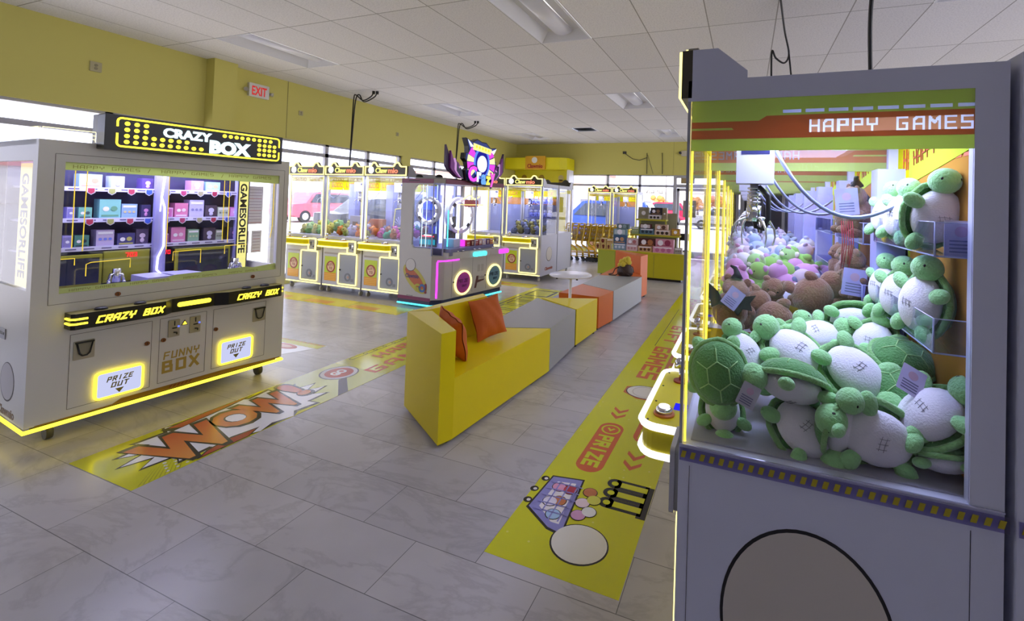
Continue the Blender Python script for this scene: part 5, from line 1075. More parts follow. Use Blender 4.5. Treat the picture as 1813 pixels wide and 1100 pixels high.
# topper sign
TP = thing('topper_sign', 'glowing winged burst shaped sign reading Crazy on the pink neon machine', 'sign', (PX + .72, PY + .70, 0))
MT = FM((0, 0, 0), (.146, .989, 0), (.989, -.146, 0))
def burst(k, dz=0): return [(a * k, 2.0 + (b - 2.0) * k + dz) for a, b in [(-.30, 1.72), (-.33, 1.86), (-.27, 1.9), (-.30, 1.98), (-.35, 2.02), (-.34, 2.1), (-.27, 2.11), (-.28, 2.2), (-.33, 2.31), (-.2, 2.27), (-.1, 2.32), (0, 2.29), (.1, 2.29), (.2, 2.22), (.33, 2.24), (.27, 2.16), (.26, 2.06), (.33, 2.03), (.33, 1.95), (.26, 1.92), (.32, 1.8), (.25, 1.68), (.1, 1.65), (-.1, 1.68)]]
mb = MB(); mb.T = MT; mb.prism(burst(1.0), .0, .08, BLACK); mb.prism(burst(.95), .08, .084, mat('3048B0', .4)); bd = mb.build('board', TP)
mb = MB(); mb.T = MT
for (a0, a1, c) in ((200, 222, 'FFF8B0'), (180, 198, 'D848D8'), (160, 178, 'FFF8B0'), (135, 158, 'D848D8'), (-20, 0, 'D848D8'), (2, 20, 'FFF8B0'), (24, 48, 'D848D8'), (-48, -24, 'FFF8B0')):
    P = [(r_ * math.cos(R(a)), 1.98 + r_ * 1.0 * math.sin(R(a))) for r_, a in ((.17, a0), (.3, a0), (.3, a1), (.17, a1))]; mb.prism(P, .084, .09, emit(c, .95))
mb.prism(rot_e(0, 1.98, .17, .23, 0), .09, .094, emit('6088F0', .9)); mb.prism(rot_e(0, 1.98, .135, .19, 0), .094, .097, emit('2828A0', .7)); mb.prism(rot_e(0, 1.97, .105, .12, 0), .097, .1, emit('E4E8FF', 1.0))
mb.prism([(-.2, 2.16), (.18, 2.12), (.2, 2.2), (-.19, 2.25)], .094, .1, emit('FFF090', 1.0)); mb.prism([(-.19, 2.2), (-.31, 2.29), (-.25, 2.19)], .094, .1, emit('E8F0FF', 1.0)); mb.prism([(.19, 2.17), (.31, 2.22), (.25, 2.13)], .094, .1, emit('E8F0FF', 1.0))
for q in range(5): mb.disc((-.13 + q * .065, 2.205 - q * .008), .022, .1, .102, emit('FFD840', 1.0), n=12)
mb.build('lit_face', bd)
mb = MB(); mb.T = MT
for ch, x_, z_, h_, w_, c in (('C', -.29, 1.72, .21, .17, 'E850E0'), ('r', -.115, 1.72, .2, .09, 'F0F0FF'), ('a', -.02, 1.69, .2, .1, '68A0F8'), ('z', .085, 1.685, .18, .09, 'F8F060'), ('y', .18, 1.72, .2, .1, 'F060D0')): mb.ft(ch, x_ - .01, z_ - .01, h_ + .02, .101, .105, mat('181A50', .5), bold=.06, width=w_ + .025); mb.ft(ch, x_, z_, h_, .105, .114, emit(c, 1.0), bold=.035, width=w_)
mb.build('lettering', bd)
for s_, off in ((-1, -.33), (1, .30)):
    mb = MB(); mb.T = MT
    for m_, k_, z_ in ((mat('3A1848', .4), 1.0, 0), (mat('8A3898', .4), .8, .03), (emit('E0A8E8', .6), .55, .04), (mat('404060', .4), .45, .045)):
        P = [(off, 1.74), (off + s_ * .12 * k_, 1.76), (off + s_ * .26 * k_, 1.85 * k_ + 1.8 * (1 - k_)), (off + s_ * .3 * k_, 1.8 + .1 * k_), (off + s_ * .3 * k_, 1.8 + .38 * k_), (off + s_ * .2 * k_, 1.8 + .16 * k_), (off + s_ * .12 * k_, 1.8 + .2 * k_), (off + s_ * .03, 1.8 + .08 * k_)]
        mb.prism(P if s_ > 0 else P[::-1], z_ - .02, z_ + .015, m_)
    mb.build('wing', bd)
mb = MB(); mb.T = MT; mb.box(-.2, .2, 1.66, 1.78, -.1, 0, DARK); mb.build('bracket', bd)
for u in (-.50, .36):
    mb = MB(); mb.T = MT
    for q in range(3): mb.disc((u + q * .055, 1.69), .022, -.0, .03, ECY if q % 2 else emit('90F0FF', 1.4), n=16)
    mb.T = MT; mb.build('cyan_lamp', bd)
#END4
# ---------------------------------------------------------------- floor decals
def decal(name, label, fn, T_=None):
    mb = MB(); fn(mb); o = mb.build(name); return tag(o, label, 'floor decal', 'printed decals on the floor')
DY = mat('D2D21C', .14); DY2 = mat('E2E060', .25); DOR = mat('D0622A', .25); DBK = mat('1A1614', .25); DCR = mat('E8E4D8', .25); DW = mat('F2F2F6', .22)
DRED = grad_mat('wow_red', 'E8A048', 'C02818', -2.75, -3.3, 'X')
FLL = FM((0, 0, 0), (0, 1, 0), (0, 0, 1))
def ldecal(mb):
    mb.T = FLL; z = .001
    mb.box(1.335, 7.0, 2.74, 3.30, 0, z, DY)
    mb.box(2.35, 3.0, 2.74, 3.30, z, z + .0003, mat('C8D070', .22))
    for i in range(9):
        for j in range(7): mb.disc((1.5 + i * .045 + j * .012, 2.77 + j * .032), .009 * (1 - i / 14), z, z + .0003, DCR, n=8)
    sp = []
    rnd = random.Random(5)
    for k in range(34):
        a = 2 * math.pi * k / 34; r_ = 1.0 if k % 2 else .8; sp.append((2.02 + .60 * r_ * math.cos(a), 3.02 + .30 * r_ * math.sin(a)))
    clip = lambda P: [(x, min(max(y, 2.742), 3.298)) for x, y in P]
    mb.prism(clip([(2.02 + (x - 2.02) * 1.04, 3.02 + (y - 3.02) * 1.12) for x, y in sp]), z + .0003, z + .0006, DBK); mb.prism(clip(sp), z + .0006, z + .0009, DW)
    mb.prism([(1.62, 2.75), (1.9, 2.745), (2.0, 2.80), (1.85, 2.83), (1.7, 2.80)], z + .0009, z + .0012, DBK); mb.prism([(1.64, 2.755), (1.9, 2.752), (1.97, 2.795), (1.84, 2.815), (1.7, 2.79)], z + .0012, z + .0014, mat('A83020', .25))
    mb.prism([(1.75, 3.2), (2.1, 3.24), (2.3, 3.29), (2.0, 3.298), (1.72, 3.27)], z + .0009, z + .0012, DBK); mb.prism([(1.8, 3.21), (2.1, 3.255), (2.25, 3.285), (2.0, 3.29), (1.76, 3.262)], z + .0012, z + .0014, mat('B84028', .25))
    for ch, x_, y_, h_, w_ in (('W', 1.50, 2.82, .36, .42), ('O', 1.90, 2.93, .25, .22), ('W', 2.08, 2.90, .30, .32), ('!', 2.42, 2.98, .28, .09)):
        mb.ft(ch, x_ - .012, y_ - .015, h_ + .03, z + .0014, z + .0018, DBK, width=w_ + .03, bold=.085); mb.ft(ch, x_, y_, h_, z + .0018, z + .0022, DRED, width=w_, bold=.05)
    for q in range(9): a = 1.36 + q * .022; mb.prism([(a, 2.745), (a + .006, 2.745), (a + .12, 2.86 + q * .006)], z, z + .0004, mat('A8A818', .25))
    # GO sign
    mb.prism([(2.74, 2.97), (2.82, 2.97), (2.62, 2.74), (2.53, 2.74)], z, z + .0005, mat('5A5560', .3))
    for r_, m_, q in ((.148, mat('3C3844', .3), 1), (.138, mat('D8D4E0', .3), 2), (.108, mat('B83028', .3), 3)): mb.disc((2.855, 3.09), r_, z + .0003, z + .0003 + q * .0003, m_, n=36)
    mb.ft('GO', 2.855, 3.06, .08, z + .0012, z + .0016, DW, width=.13, bold=.05, align='CENTER')
    mb.rframe(3.12, 4.1, 3.235, 3.285, .024, .006, z, z + .0004, DBK)
    for q in range(6): mb.ring((3.3 + q * .12, 3.26), .02, .014, z, z + .0004, DBK, n=12)
    for dx, m_, t_ in ((-.006, DBK, .26), (0, DOR, .2)):
        mb.sf('HAPPY', 3.28 + dx, 3.05 + dx, .12 - dx, z + (.0004 if dx else .0008), z + (.0008 if dx else .0012), mat('A8562C', .3) if dx else mat('E0703C', .3), width=.72, t=t_)
    mb.sf('GAMES', 2.98, 2.83, .13, z, z + .0006, mat('D8602C', .3), width=.95, t=.2)
    mb.sf('GAMES', 4.1, 2.85, .13, z, z + .0006, mat('D8602C', .3), width=.9, t=.2)
    for q in range(4): mb.rframe(5.2 + q * .28, 5.42 + q * .28, 2.84, 3.16, .02, .022, z, z + .0006, DBK)
    mb.rframe(6.4, 6.85, 2.8, 3.2, .02, .03, z, z + .0006, DBK); mb.box(5.15, 6.35, 3.2, 3.23, z, z + .0006, DBK)
decal('floor_decal', 'long yellow floor decal on the left printed WOW and GO, running behind the yellow sofa', ldecal)
FLR = FM((0, 0, 0), (0, -1, 0), (0, 0, 1))
def rdecal(mb):
    z = .001
    mb.prism([(-.983, 1.68), (-.405, 1.672), (-.395, 8.6), (-.975, 8.6)], 0, z, DY)
    rnd = random.Random(2)
    for k in range(60): mb.disc((rnd.uniform(-.97, -.41), rnd.uniform(1.7, 6)), .006, z, z + .0003, DY2, n=6)
    # prize pill
    mb.rrect(-.862, -.705, 2.385, 2.975, .075, z, z + .0004, DOR)
    mb.ring((-.783, 2.885), .062, .05, z + .0004, z + .0008, DY, n=24); mb.prism([(-.81, 2.90), (-.783, 2.86), (-.756, 2.90), (-.77, 2.905), (-.783, 2.885), (-.797, 2.905)], z + .0004, z + .0008, DY)
    mb.rrect(-.632, -.47, 2.80, 3.35, .075, z, z + .0004, DOR); mb.ring((-.55, 3.26), .05, .04, z + .0004, z + .0008, DY, n=20)
    for x0, y0 in ((-.845, 3.07), (-.845, 3.155), (-.615, 2.52), (-.615, 2.62)):
        mb.prism([(x0, y0 + .03), (x0 + .05, y0 - .03), (x0 + .1, y0 + .03), (x0 + .1, y0 + .065), (x0 + .05, y0 + .01), (x0, y0 + .065)], z, z + .0004, DOR)
    # orange panel with a plain oval badge and lettering
    mb.prism([(-.66, 3.42), (-.42, 3.42), (-.42, 4.6), (-.65, 4.6), (-.65, 3.7), (-.86, 3.62), (-.86, 3.5), (-.74, 3.42)], z, z + .0004, mat('C06030', .25))
    mb.disc((-.70, 3.56), .15, z + .0004, z + .0007, DBK, ry=.125); mb.disc((-.70, 3.56), .142, z + .0007, z + .001, DCR, ry=.117); mb.ring((-.70, 3.56), .1, .094, z + .001, z + .0013, mat('A89C88', .3), n=30)
    mb.box(-.856, -.85, 4.78, 6.6, z, z + .0004, DBK)
    # claw symbol
    mb.box(-.45, -.405, 2.13, 2.38, z, z + .0004, DBK)
    for k in range(3):
        y0 = 2.145 + k * .08; mb.box(-.60, -.43, y0, y0 + .079, z, z + .0004, DBK); mb.box(-.572, -.435, y0 + .02, y0 + .06, z + .0004, z + .0008, DY); mb.disc((-.605, y0 + .04), .04, z, z + .0004, DBK, n=16); mb.disc((-.605, y0 + .04), .018, z + .0004, z + .0008, DY, n=14)
    # trolley with plain coloured balls
    bl = mat('8E8CC8', .3)
    mb.prism([(-.95, 2.0), (-.93, 2.28), (-.76, 2.31), (-.72, 1.885), (-.80, 1.90)], z, z + .0004, DBK); mb.prism([(-.94, 2.01), (-.922, 2.27), (-.768, 2.298), (-.73, 1.9), (-.80, 1.915)], z + .0004, z + .0007, bl)
    mb.prism([(-.895, 2.03), (-.885, 2.24), (-.79, 2.26), (-.76, 1.95), (-.80, 1.95)], z + .0007, z + .001, mat('F0E8E8', .3))
    cs = ['E8A0C0', 'C87848', 'E8E0F0', 'B83048', 'A8C8E8', 'C87848', 'F0D8E0', 'D8D850', 'D8A0C8', 'F0F0F0']
    for k, (x_, y_) in enumerate([(-.86, 2.2), (-.82, 2.1), (-.86, 2.08), (-.80, 2.2), (-.81, 2.0), (-.70, 2.22), (-.71, 2.13), (-.665, 2.17), (-.70, 2.04), (-.66, 2.08)]): mb.disc((x_, y_), .038, z + .001, z + .0013 + k * 6e-5, DBK, n=16); mb.disc((x_, y_), .034, z + .0013, z + .0022 + k * 6e-5, mat(cs[k], .3), n=16)
    for k in range(5): y_ = 2.0 + k * .055; mb.prism([(-.915, y_), (-.745, y_ + .01), (-.745, y_ + .018), (-.915, y_ + .008)], z + .0028, z + .0032, bl)
    for x_ in (-.87, -.82, -.775): mb.box(x_, x_ + .007, 1.96, 2.26, z + .0028, z + .0032, bl)
    for x_, y_ in ((-.965, 2.05), (-.972, 2.14), (-.955, 2.24)): mb.disc((x_, y_), .022, z, z + .0005, DBK, n=14); mb.disc((x_ + .004, y_), .01, z + .0005, z + .0008, DCR, n=10)
    mb.disc((-.635, 1.875), .128, z, z + .0005, DBK, n=40, ry=.118); mb.disc((-.635, 1.877), .121, z + .0005, z + .0009, DCR, n=40, ry=.111)
    mb.T = FLR
    mb.sf('PRIZE', -2.80, -.835, .10, z + .0004, z + .0009, DY, width=.36, t=.3, gap=.8)
    mb.sf('PRIZE', -3.18, -.60, .10, z + .0004, z + .0009, DY, width=.34, t=.3, gap=.8)
    mb.sf('GAMES', -4.76, -.84, .165, z, z + .0006, DOR, width=.92, t=.24, gap=1.0); mb.sf('GIFT', -5.66, -.80, .14, z, z + .0006, DOR, width=.72, t=.24, gap=1.0)
    mb.sf('GIFT', -4.5, -.62, .17, z + .0004, z + .0009, DY, width=.8, t=.24, gap=1.0); mb.sf('HAPPY', -7.4, -.80, .2, z, z + .0006, DOR, width=1.2, t=.24)
decal('floor_decal', 'long yellow floor decal on the right printed PRIZE and GAMES, ending near the camera', rdecal)
def adecal(mb):
    z = .001; mb.box(-6.75, -4.0, 4.52, 4.86, 0, z, mat('D8CC20', .25)); 
    for x_ in (-6.2, -5.4, -4.6): mb.box(x_ - .25, x_ + .2, 4.56, 4.7, z, z + .0004, mat('D89820', .25)); mb.box(x_ - .3, x_ - .28, 4.52, 4.86, z, z + .0004, mat('A89818', .3))
    for k in range(40): mb.box(-6.7 + k * .067, -6.67 + k * .067, 4.525, 4.54, z, z + .0004, mat('A89818', .3))
decal('floor_decal', 'yellow and orange floor strip in front of the three claw machines', adecal)
def sdecal(mb):
    z = .001; mb.prism([(-4.5, 2.92), (-3.92, 2.92), (-3.72, 3.3), (-4.5, 3.3)], 0, z, mat('E8E8F0', .2)); mb.box(-4.5, -3.75, 3.2, 3.3, z, z + .0004, mat('C8C850', .25)); mb.disc((-4.1, 3.13), .16, z, z + .0006, mat('C05040', .3), ry=.06); mb.disc((-4.1, 3.13), .1, z + .0006, z + .0009, mat('E0B8A8', .3), ry=.035)
    for k in range(14): mb.prism([(-4.45 + k * .05, 3.275), (-4.42 + k * .05, 3.275), (-4.41 + k * .05, 3.295), (-4.44 + k * .05, 3.295)], z + .0004, z + .0008, mat('B86030', .3))
decal('floor_decal', 'small white and yellow floor decal with a red oval beyond the prize box machine', sdecal)
def bdecal(mb):
    z = .001; mb.box(-4.9, -3.35, 6.95, 7.28, 0, z, mat('D0C430', .25)); mb.box(-4.5, -3.8, 7.02, 7.16, z, z + .0004, mat('C88828', .25))
decal('floor_decal', 'yellow floor strip in front of the far island of claw machines', bdecal)
# ---------------------------------------------------------------- modular seats
def seat_mat(h): return mat(h, .42, bump=.06, bscale=260, spec=.4)
SY, SG, SO = seat_mat('F2DC06'), seat_mat('A6A6A2'), seat_mat('D66A16')
def prism_part(name, poly, z0, z1, m, parent, bev=.014): mb = MB(); mb.prism(poly, z0, z1, m); return mb.build(name, parent, bevel=bev, segs=3)
def feet(pts, parent):
    for x, y in pts: mb = MB(); mb.cyl((x, y, 0), (x, y, .026), .018, BLACK, 10); mb.build('foot', parent)
G = 'modular sofa blocks down the middle aisle'
def off(o, pts): return [(x - o[0], y - o[1]) for x, y in pts]
o = (-1.85, 2.9); T = thing('corner_sofa', 'bright yellow corner sofa block with back and arm, nearest the camera', 'sofa', (*o, 0), 0, G)
A_, B_, C_, D_ = (-1.64, 2.232), (-1.53, 3.583), (-2.055, 3.345), (-2.17, 2.562)
prism_part('seat', off(o, [(-1.608, 2.33), B_, C_, (-2.10, 2.66)]), .025, .385, SY, T)
prism_part('armrest', off(o, [A_, (-1.606, 2.328), (-2.04, 2.66), D_]), .025, .67, SY, T, .018)
prism_part('backrest', off(o, [D_, (-2.08, 2.66), (-1.965, 3.26), (-2.055, 3.345)]), .025, .67, SY, T, .018)
feet(off(o, [(-1.66, 2.33), (-1.58, 3.5), (-2.1, 2.62), (-2.0, 3.3)]), T)
for nm, lb, P, m_, rz in (('bench_block', 'grey wedge bench block joined to the yellow corner sofa', [(-1.533, 3.597), (-2.065, 3.355), (-2.15, 4.64), (-1.575, 4.318)], SG, 0), ('bench_block', 'small yellow triangular bench block beyond the near grey one', [(-1.572, 4.335), (-1.548, 4.95), (-2.115, 4.675)], SY, 0),
        ('bench_block', 'orange bench block without a back, behind the white round table', [(-2.06, 5.05), (-1.555, 5.03), (-1.504, 5.455), (-2.01, 5.738)], SO, 0), ('bench_block', 'further grey bench block with the brown bag on its end', [(-2.008, 5.752), (-1.502, 5.468), (-1.429, 6.755), (-2.04, 6.57)], SG, 0)):
    c_ = (sum(p[0] for p in P) / len(P), sum(p[1] for p in P) / len(P)); T = thing(nm, lb, 'bench', (*c_, 0), 0, G)
    prism_part('cushion', off(c_, P), .025, .385, m_, T); feet([((x) * .85, (y) * .85) for x, y in off(c_, P)], T)
o = (-1.8, 7.1); T = thing('corner_sofa', 'orange corner sofa block with a high arm at the far end of the row', 'sofa', (*o, 0), 0, G)
prism_part('seat', off(o, [(-2.04, 6.58), (-1.43, 6.77), (-1.5, 6.98), (-2.06, 7.63)]), .025, .385, SO, T)
prism_part('armrest', off(o, [(-1.50, 6.975), (-1.465, 7.33), (-2.1, 7.73), (-2.075, 7.60)]), .025, .66, SO, T, .018)
feet(off(o, [(-1.5, 6.85), (-1.5, 7.25), (-2.05, 7.6), (-2.0, 6.65)]), T)
def pillow(label, loc, rot, sx, sy, t):
    mb = MB(); n = 14; m_ = mat('D0651E', .7, bump=.1, bscale=30); top = []; bot = []
    for i in range(n + 1):
        for j in range(n + 1):
            u, v = -1 + 2 * i / n, -1 + 2 * j / n; k = 1 - .07 * (1 - (u * v) ** 2); th = t * max(0, (1 - abs(u) ** 2.6) * (1 - abs(v) ** 2.6)) ** .6 + .003; wv = .004 * math.sin(9 * u + 5 * v)
            top.append((u * sx * k if abs(v) < 1 else u * sx * (1 - .07 * (1 - u * u)), v * sy * k, th + wv)); bot.append((top[-1][0], top[-1][1], -th + wv))
    for side in (top, bot):
        V = mb.vs(side)
        for i in range(n):
            for j in range(n): a = i * (n + 1) + j; mb.fc([V[a], V[a+1], V[a+n+2], V[a+n+1]], m_, True)
    bmesh.ops.remove_doubles(mb.bm, verts=mb.bm.verts[:], dist=.0005); o = mb.build('throw_cushion'); o.location = loc; o.rotation_mode = 'QUATERNION'; o.rotation_quaternion = rot; return tag(o, label, 'cushion', 'orange throw cushions')
def basis(x, z): z = Vector(z).normalized(); x = Vector(x); x = (x - z * x.dot(z)).normalized(); y = z.cross(x); return Matrix((x, y, z)).transposed().to_quaternion()
pillow('orange cushion standing against the yellow backrest', (-1.865, 3.12, .545), basis((.25, .9, .06), (.9, -.3, .35)), .15, .155, .06)
pillow('orange cushion tucked behind the yellow sofa arm', (-1.83, 2.62, .545), basis((-.8, .55, .25), (.45, .8, .25)), .15, .155, .06)
# round table
T = thing('round_table', 'small white round table on a single pole between the grey and orange blocks', 'table', (-1.88, 4.95, 0))
TWM = mat('F4F4FC', .25); mb = MB(); mb.lathe([(.001, .612), (.24, .612), (.247, .618), (.247, .626), (.24, .632), (.001, .632)], (0, 0, 0), TWM, 40); mb.build('tabletop', T)
mb = MB(); mb.cyl((0, 0, .01), (0, 0, .612), .017, TWM, 16); mb.build('pole', T)
mb = MB(); mb.lathe([(.08, 0), (.08, .006), (.03, .014), (.018, .02)], (0, 0, 0), TWM, 24); mb.build('foot_plate', T)
mb = MB()
for x, y in ((-.1, -.17), (.13, -.14), (.0, .19)): mb.cyl((x, y, .592), (x, y, .612), .012, BLACK, 8)
mb.build('underside_bolt', T)
# handbag
T = thing('handbag', 'dark brown drawstring handbag holding a fluffy yellow toy on the grey block', 'bag', (-1.68, 6.72, .386))
LB = mat('3A2418', .45, bump=.25, bscale=25)
mb = MB(); mb.loops([[(rx * math.cos(t_), ry * math.sin(t_), z) for t_ in [2 * math.pi * k / 24 for k in range(24)]] for rx, ry, z in ((.09, .06, 0), (.118, .08, .02), (.125, .085, .07), (.11, .07, .12), (.085, .05, .15), (.095, .055, .17))], LB); mb.build('bag_body', T)
mb = MB(); mb.tube([(-.09, -.03, .13), (-.14, -.05, .1), (-.17, -.06, .03), (-.24, -.06, .012), (-.22, -.09, .01), (-.12, -.1, .012), (-.05, -.09, .06)], .008, LB, 6); mb.tube([(-.08, -.04, .14), (-.04, -.09, .12), (.04, -.095, .05), (.09, -.07, .02)], .007, LB, 6); mb.tube([(.06, 0, .16), (.12, -.02, .14), (.14, -.02, .06)], .007, LB, 6); mb.build('strap', T)
mb = MB(); FU = mat('D8C038', .95, bump=.8, bscale=60, sheen=.3)
for x, y, z, r_ in ((-.05, 0, .2, .05), (0, .0, .23, .05), (.04, 0, .25, .045), (-.08, .0, .15, .04), (-.02, -.02, .17, .05), (.06, .0, .2, .04)): mb.ell((x, y, z), (r_, r_, r_), FU, nu=12, nv=8)
tag(mb.build('fluffy_toy'), 'fluffy yellow toy poking out of the brown handbag', 'plush toy').location = (-1.68, 6.72, .386)
# ---------------------------------------------------------------- counter with merchandise
T = thing('display_counter', 'yellow counter with tiered shelves of boxed toys in front of the far windows', 'counter', (-1.93, 9.2, 0))
CY_ = mat('BDB518', .4); CY2 = mat('B5BE3C', .45)
mb = MB(); mb.box(-.85, .85, -.35, .42, .05, .525, CY_); mb.build('cabinet', T)
mb = MB(); mb.box(-.8, .8, -.30, .38, 0, .05, BLACK); mb.build('kickboard', T)
mb = MB(); mb.box(-.87, .87, -.37, .44, .525, .54, mat('D0C830', .35)); mb.build('countertop', T)
mb = MB(); mb.box(-.85, -.5, -.354, -.35, .05, .525, CY2); mb.build('front_panel', T)
for x_ in (.28, -.499): mb = MB(); mb.box(x_, x_ + .003, -.353, -.35, .06, .5, SEAM); mb.build('panel_seam', T)
for z_, a, b, y0 in ((.86, -.27, .71, .0), (1.17, -.19, .42, .1)):
    mb = MB(); mb.box(a, b, y0, .4, z_ - .03, z_, mat('C8C458', .5)); mb.box(a, b, y0 - .004, y0, z_ - .032, z_ + .003, mat('B8B028', .5)); mb.box(a + .02, a + .05, .3, .34, .54 if z_ < 1 else .86, z_ - .03, mat('C8C458', .5)); mb.box(b - .05, b - .02, .3, .34, .54 if z_ < 1 else .86, z_ - .03, mat('C8C458', .5)); mb.build('tier_shelf', T)
mb = MB(); mb.box(-.2, .6, .4, .42, .54, 1.3, mat('9A9678', .6)); mb.build('back_board', T)
CX_ = lambda x: -2.86 + (x - 300) * .002314 + 1.93
GBX = 'boxed toys on the yellow counter'
LST = [ # px range, z0, h, y, base, art, kind, label
 (302, 350, .5405, .115, -.33, 'C8A860', '6A2818', 1, 'tan gift box with a brown figure, left of the bottom three'), (352, 402, .5405, .115, -.33, 'C8A860', '6A2818', 1, 'tan gift box with a brown figure, middle of the bottom three'), (404, 445, .5405, .115, -.33, 'C8A860', '6A2818', 1, 'tan gift box with a brown figure, right of the bottom three'),
 (340, 402, .656, .10, -.33, 'C8A860', '7A2818', 1, 'tan gift box with ears stacked on the three tan ones'), (406, 465, .656, .09, -.33, 'C8A868', 'A87838', 2, 'tan lettered box stacked beside the eared tan one'),
 (462, 575, .5405, .13, -.3, '88A0B8', 'D8E0F0', 2, 'blue and white box at the foot of the tall blue display'), (462, 575, .671, .17, -.3, '3C5C7C', 'C89868', 0, 'tall blue box with figures in the blue display'), (460, 575, .842, .12, -.3, '6C8C94', 'B8C8C8', 3, 'grey blue box third up in the blue display'), (486, 590, .963, .10, -.28, '5A7070', '8CA0A0', 0, 'slate box with animals topping the blue display'),
 (580, 678, .5405, .12, -.32, 'D8B8B8', 'C08890', 2, 'pale pink box under a second pale pink one'), (582, 682, .661, .12, -.31, 'CDB4B4', 'B06868', 0, 'pale pink arched box on another pale pink one'),
 (682, 803, .5405, .11, -.32, 'C8A070', '5A3018', 2, 'beige open box of brown sweets'), (684, 830, .651, .15, -.28, '4A1C18', 'B07040', 0, 'wide maroon box with gold artwork'),
 (808, 982, .5405, .12, -.32, 'D898B0', 'C06890', 2, 'long pink box at the right of the counter'), (822, 980, .661, .14, -.28, 'C88898', '903050', 0, 'rose box with dark round print on the long pink one'),
 (988, 1050, .5405, .11, -.3, 'A8A098', '706860', 2, 'small grey box at the right end of the counter'),
 (588, 655, .8605, .14, .02, 'A8B880', 'D0D8B0', 2, 'green carton on the lower tier'), (660, 788, .8605, .12, .02, '5C7C8C', '283848', 2, 'blue grey tray box on the lower tier'), (660, 760, .981, .09, .03, '5A2028', 'D8D0D0', 3, 'dark red box stacked on the blue grey tray box'),
 (792, 930, .8605, .10, .02, 'D0B8A0', '3A2420', 2, 'cream box with dark figures on the lower tier'), (796, 905, .961, .11, .03, 'C8A890', '5A3828', 0, 'beige eared box stacked on the cream one'), (935, 1010, .8605, .14, .03, '9A6A38', 'C8A030', 3, 'brown box at the right end of the lower tier'),
 (725, 838, 1.1705, .09, .12, 'C8C0C0', '2A2020', 2, 'white and black tray box on the top tier'), (742, 842, 1.261, .15, .14, '241C20', '8A6850', 0, 'black eared box topping the whole counter display'), (842, 884, 1.1705, .24, .2, 'B0A080', '988868', 3, 'tall beige box at the right of the top tier'), (622, 720, 1.1705, .24, .25, 'A8A088', '989078', 3, 'wide beige board box at the left of the top tier')]
for xa, xb, z_, h_, y_, c1, c2, kd, lb in LST:
    product_box(Vector((-1.93 + (CX_(xa) + CX_(xb)) / 2, 9.2 + y_, z_)), (CX_(xb) - CX_(xa) - .004, .13, h_), c1, c2, lb, GBX, 0, kd)
# small black register behind the counter end
mb = MB(); mb.box(-1.2, -1.05, 9.45, 9.55, .541, .56, BLACK); mb.box(-1.14, -1.11, 9.49, 9.52, .56, .8, BLACK); mb.box(-1.24, -1.02, 9.48, 9.5, .76, .9, BLACK); tag(mb.build('register_screen'), 'small black till screen at the right end of the counter', 'screen')
# ---------------------------------------------------------------- shopping carts
CYL = mat('C8A010', .35)
def cart(label):
    T = thing('shopping_cart', label, 'shopping cart', group='yellow shopping carts nested in a row')
    for y_ in (-.2, .2):
        mb = MB(); mb.tube([(0, y_, .93), (-.03, y_, .9), (-.06, y_, .7), (-.10, y_, .42), (-.08, y_, .38), (.04, y_, .32), (.10, y_, .26), (.11, y_, .12)], .015, CYL, 6); mb.tube([(.11, y_, .12), (.55, y_, .12)], .011, CYL, 6); mb.build('side_frame', T)
    mb = MB(); mb.tube([(0, -.2, .93), (0, .2, .93)], .014, CYL, 8); mb.build('handle', T)
    mb = MB(); X0, X1 = -.02, .52
    top = [(X0, -.19, .88), (X1, -.15, .84), (X1, .15, .84), (X0, .19, .88)]; bo = [(X0 - .04, -.14, .52), (X1 - .08, -.11, .5), (X1 - .08, .11, .5), (X0 - .04, .14, .52)]
    mb.tube(top, .007, CYL, 5, closed=True); mb.tube(bo, .006, CYL, 5, closed=True)
    for a in range(4):
        p0, p1, q0, q1 = [Vector(v) for v in (top[a], top[(a+1) % 4], bo[a], bo[(a+1) % 4])]
        n = 12 if a % 2 == 0 else 7
        for i in range(n): f = i / n; mb.tube([p0.lerp(p1, f), q0.lerp(q1, f)], .0035, CYL, 4)
        for f in (.33, .66): mb.tube([p0.lerp(q0, f), p1.lerp(q1, f)], .0035, CYL, 4)
    for i in range(1, 8): mb.tube([(X0 - .04 + i * .065, -.13, .51), (X0 - .04 + i * .065, .13, .51)], .0035, CYL, 4)
    mb.build('basket', T)
    mb = MB(); mb.box(-.02, .5, -.17, .17, .2, .215, mat('C89C28', .5)); mb.build('lower_tray', T)
    mb = MB(); mb.box(-.03, -.01, -.12, .12, .56, .8, mat('C8C8D0', .5)); mb.build('seat_flap', T)
    for x_ in (.12, .53):
        for y_ in (-.19, .19): mb = MB(); mb.cyl((x_, y_ - .014, .045), (x_, y_ + .014, .045), .045, BLACK, 14); mb.box(x_ - .012, x_ + .012, y_ - .018, y_ + .018, .07, .12, BLACK); mb.build('wheel', T)
    return T
CG = 'yellow wire shopping cart nested in the row behind the counter'
c0 = cart('yellow wire shopping cart at the front of the row, nearest the claw machines')
for k in range(8):
    c_ = c0 if k == 0 else dup(c0, label=CG if k < 7 else 'yellow wire shopping cart at the end of the row, partly behind the counter')
    c_.location = (-4.22 + k * .165, 11.0, 0); c_.rotation_euler = (0, 0, 0)
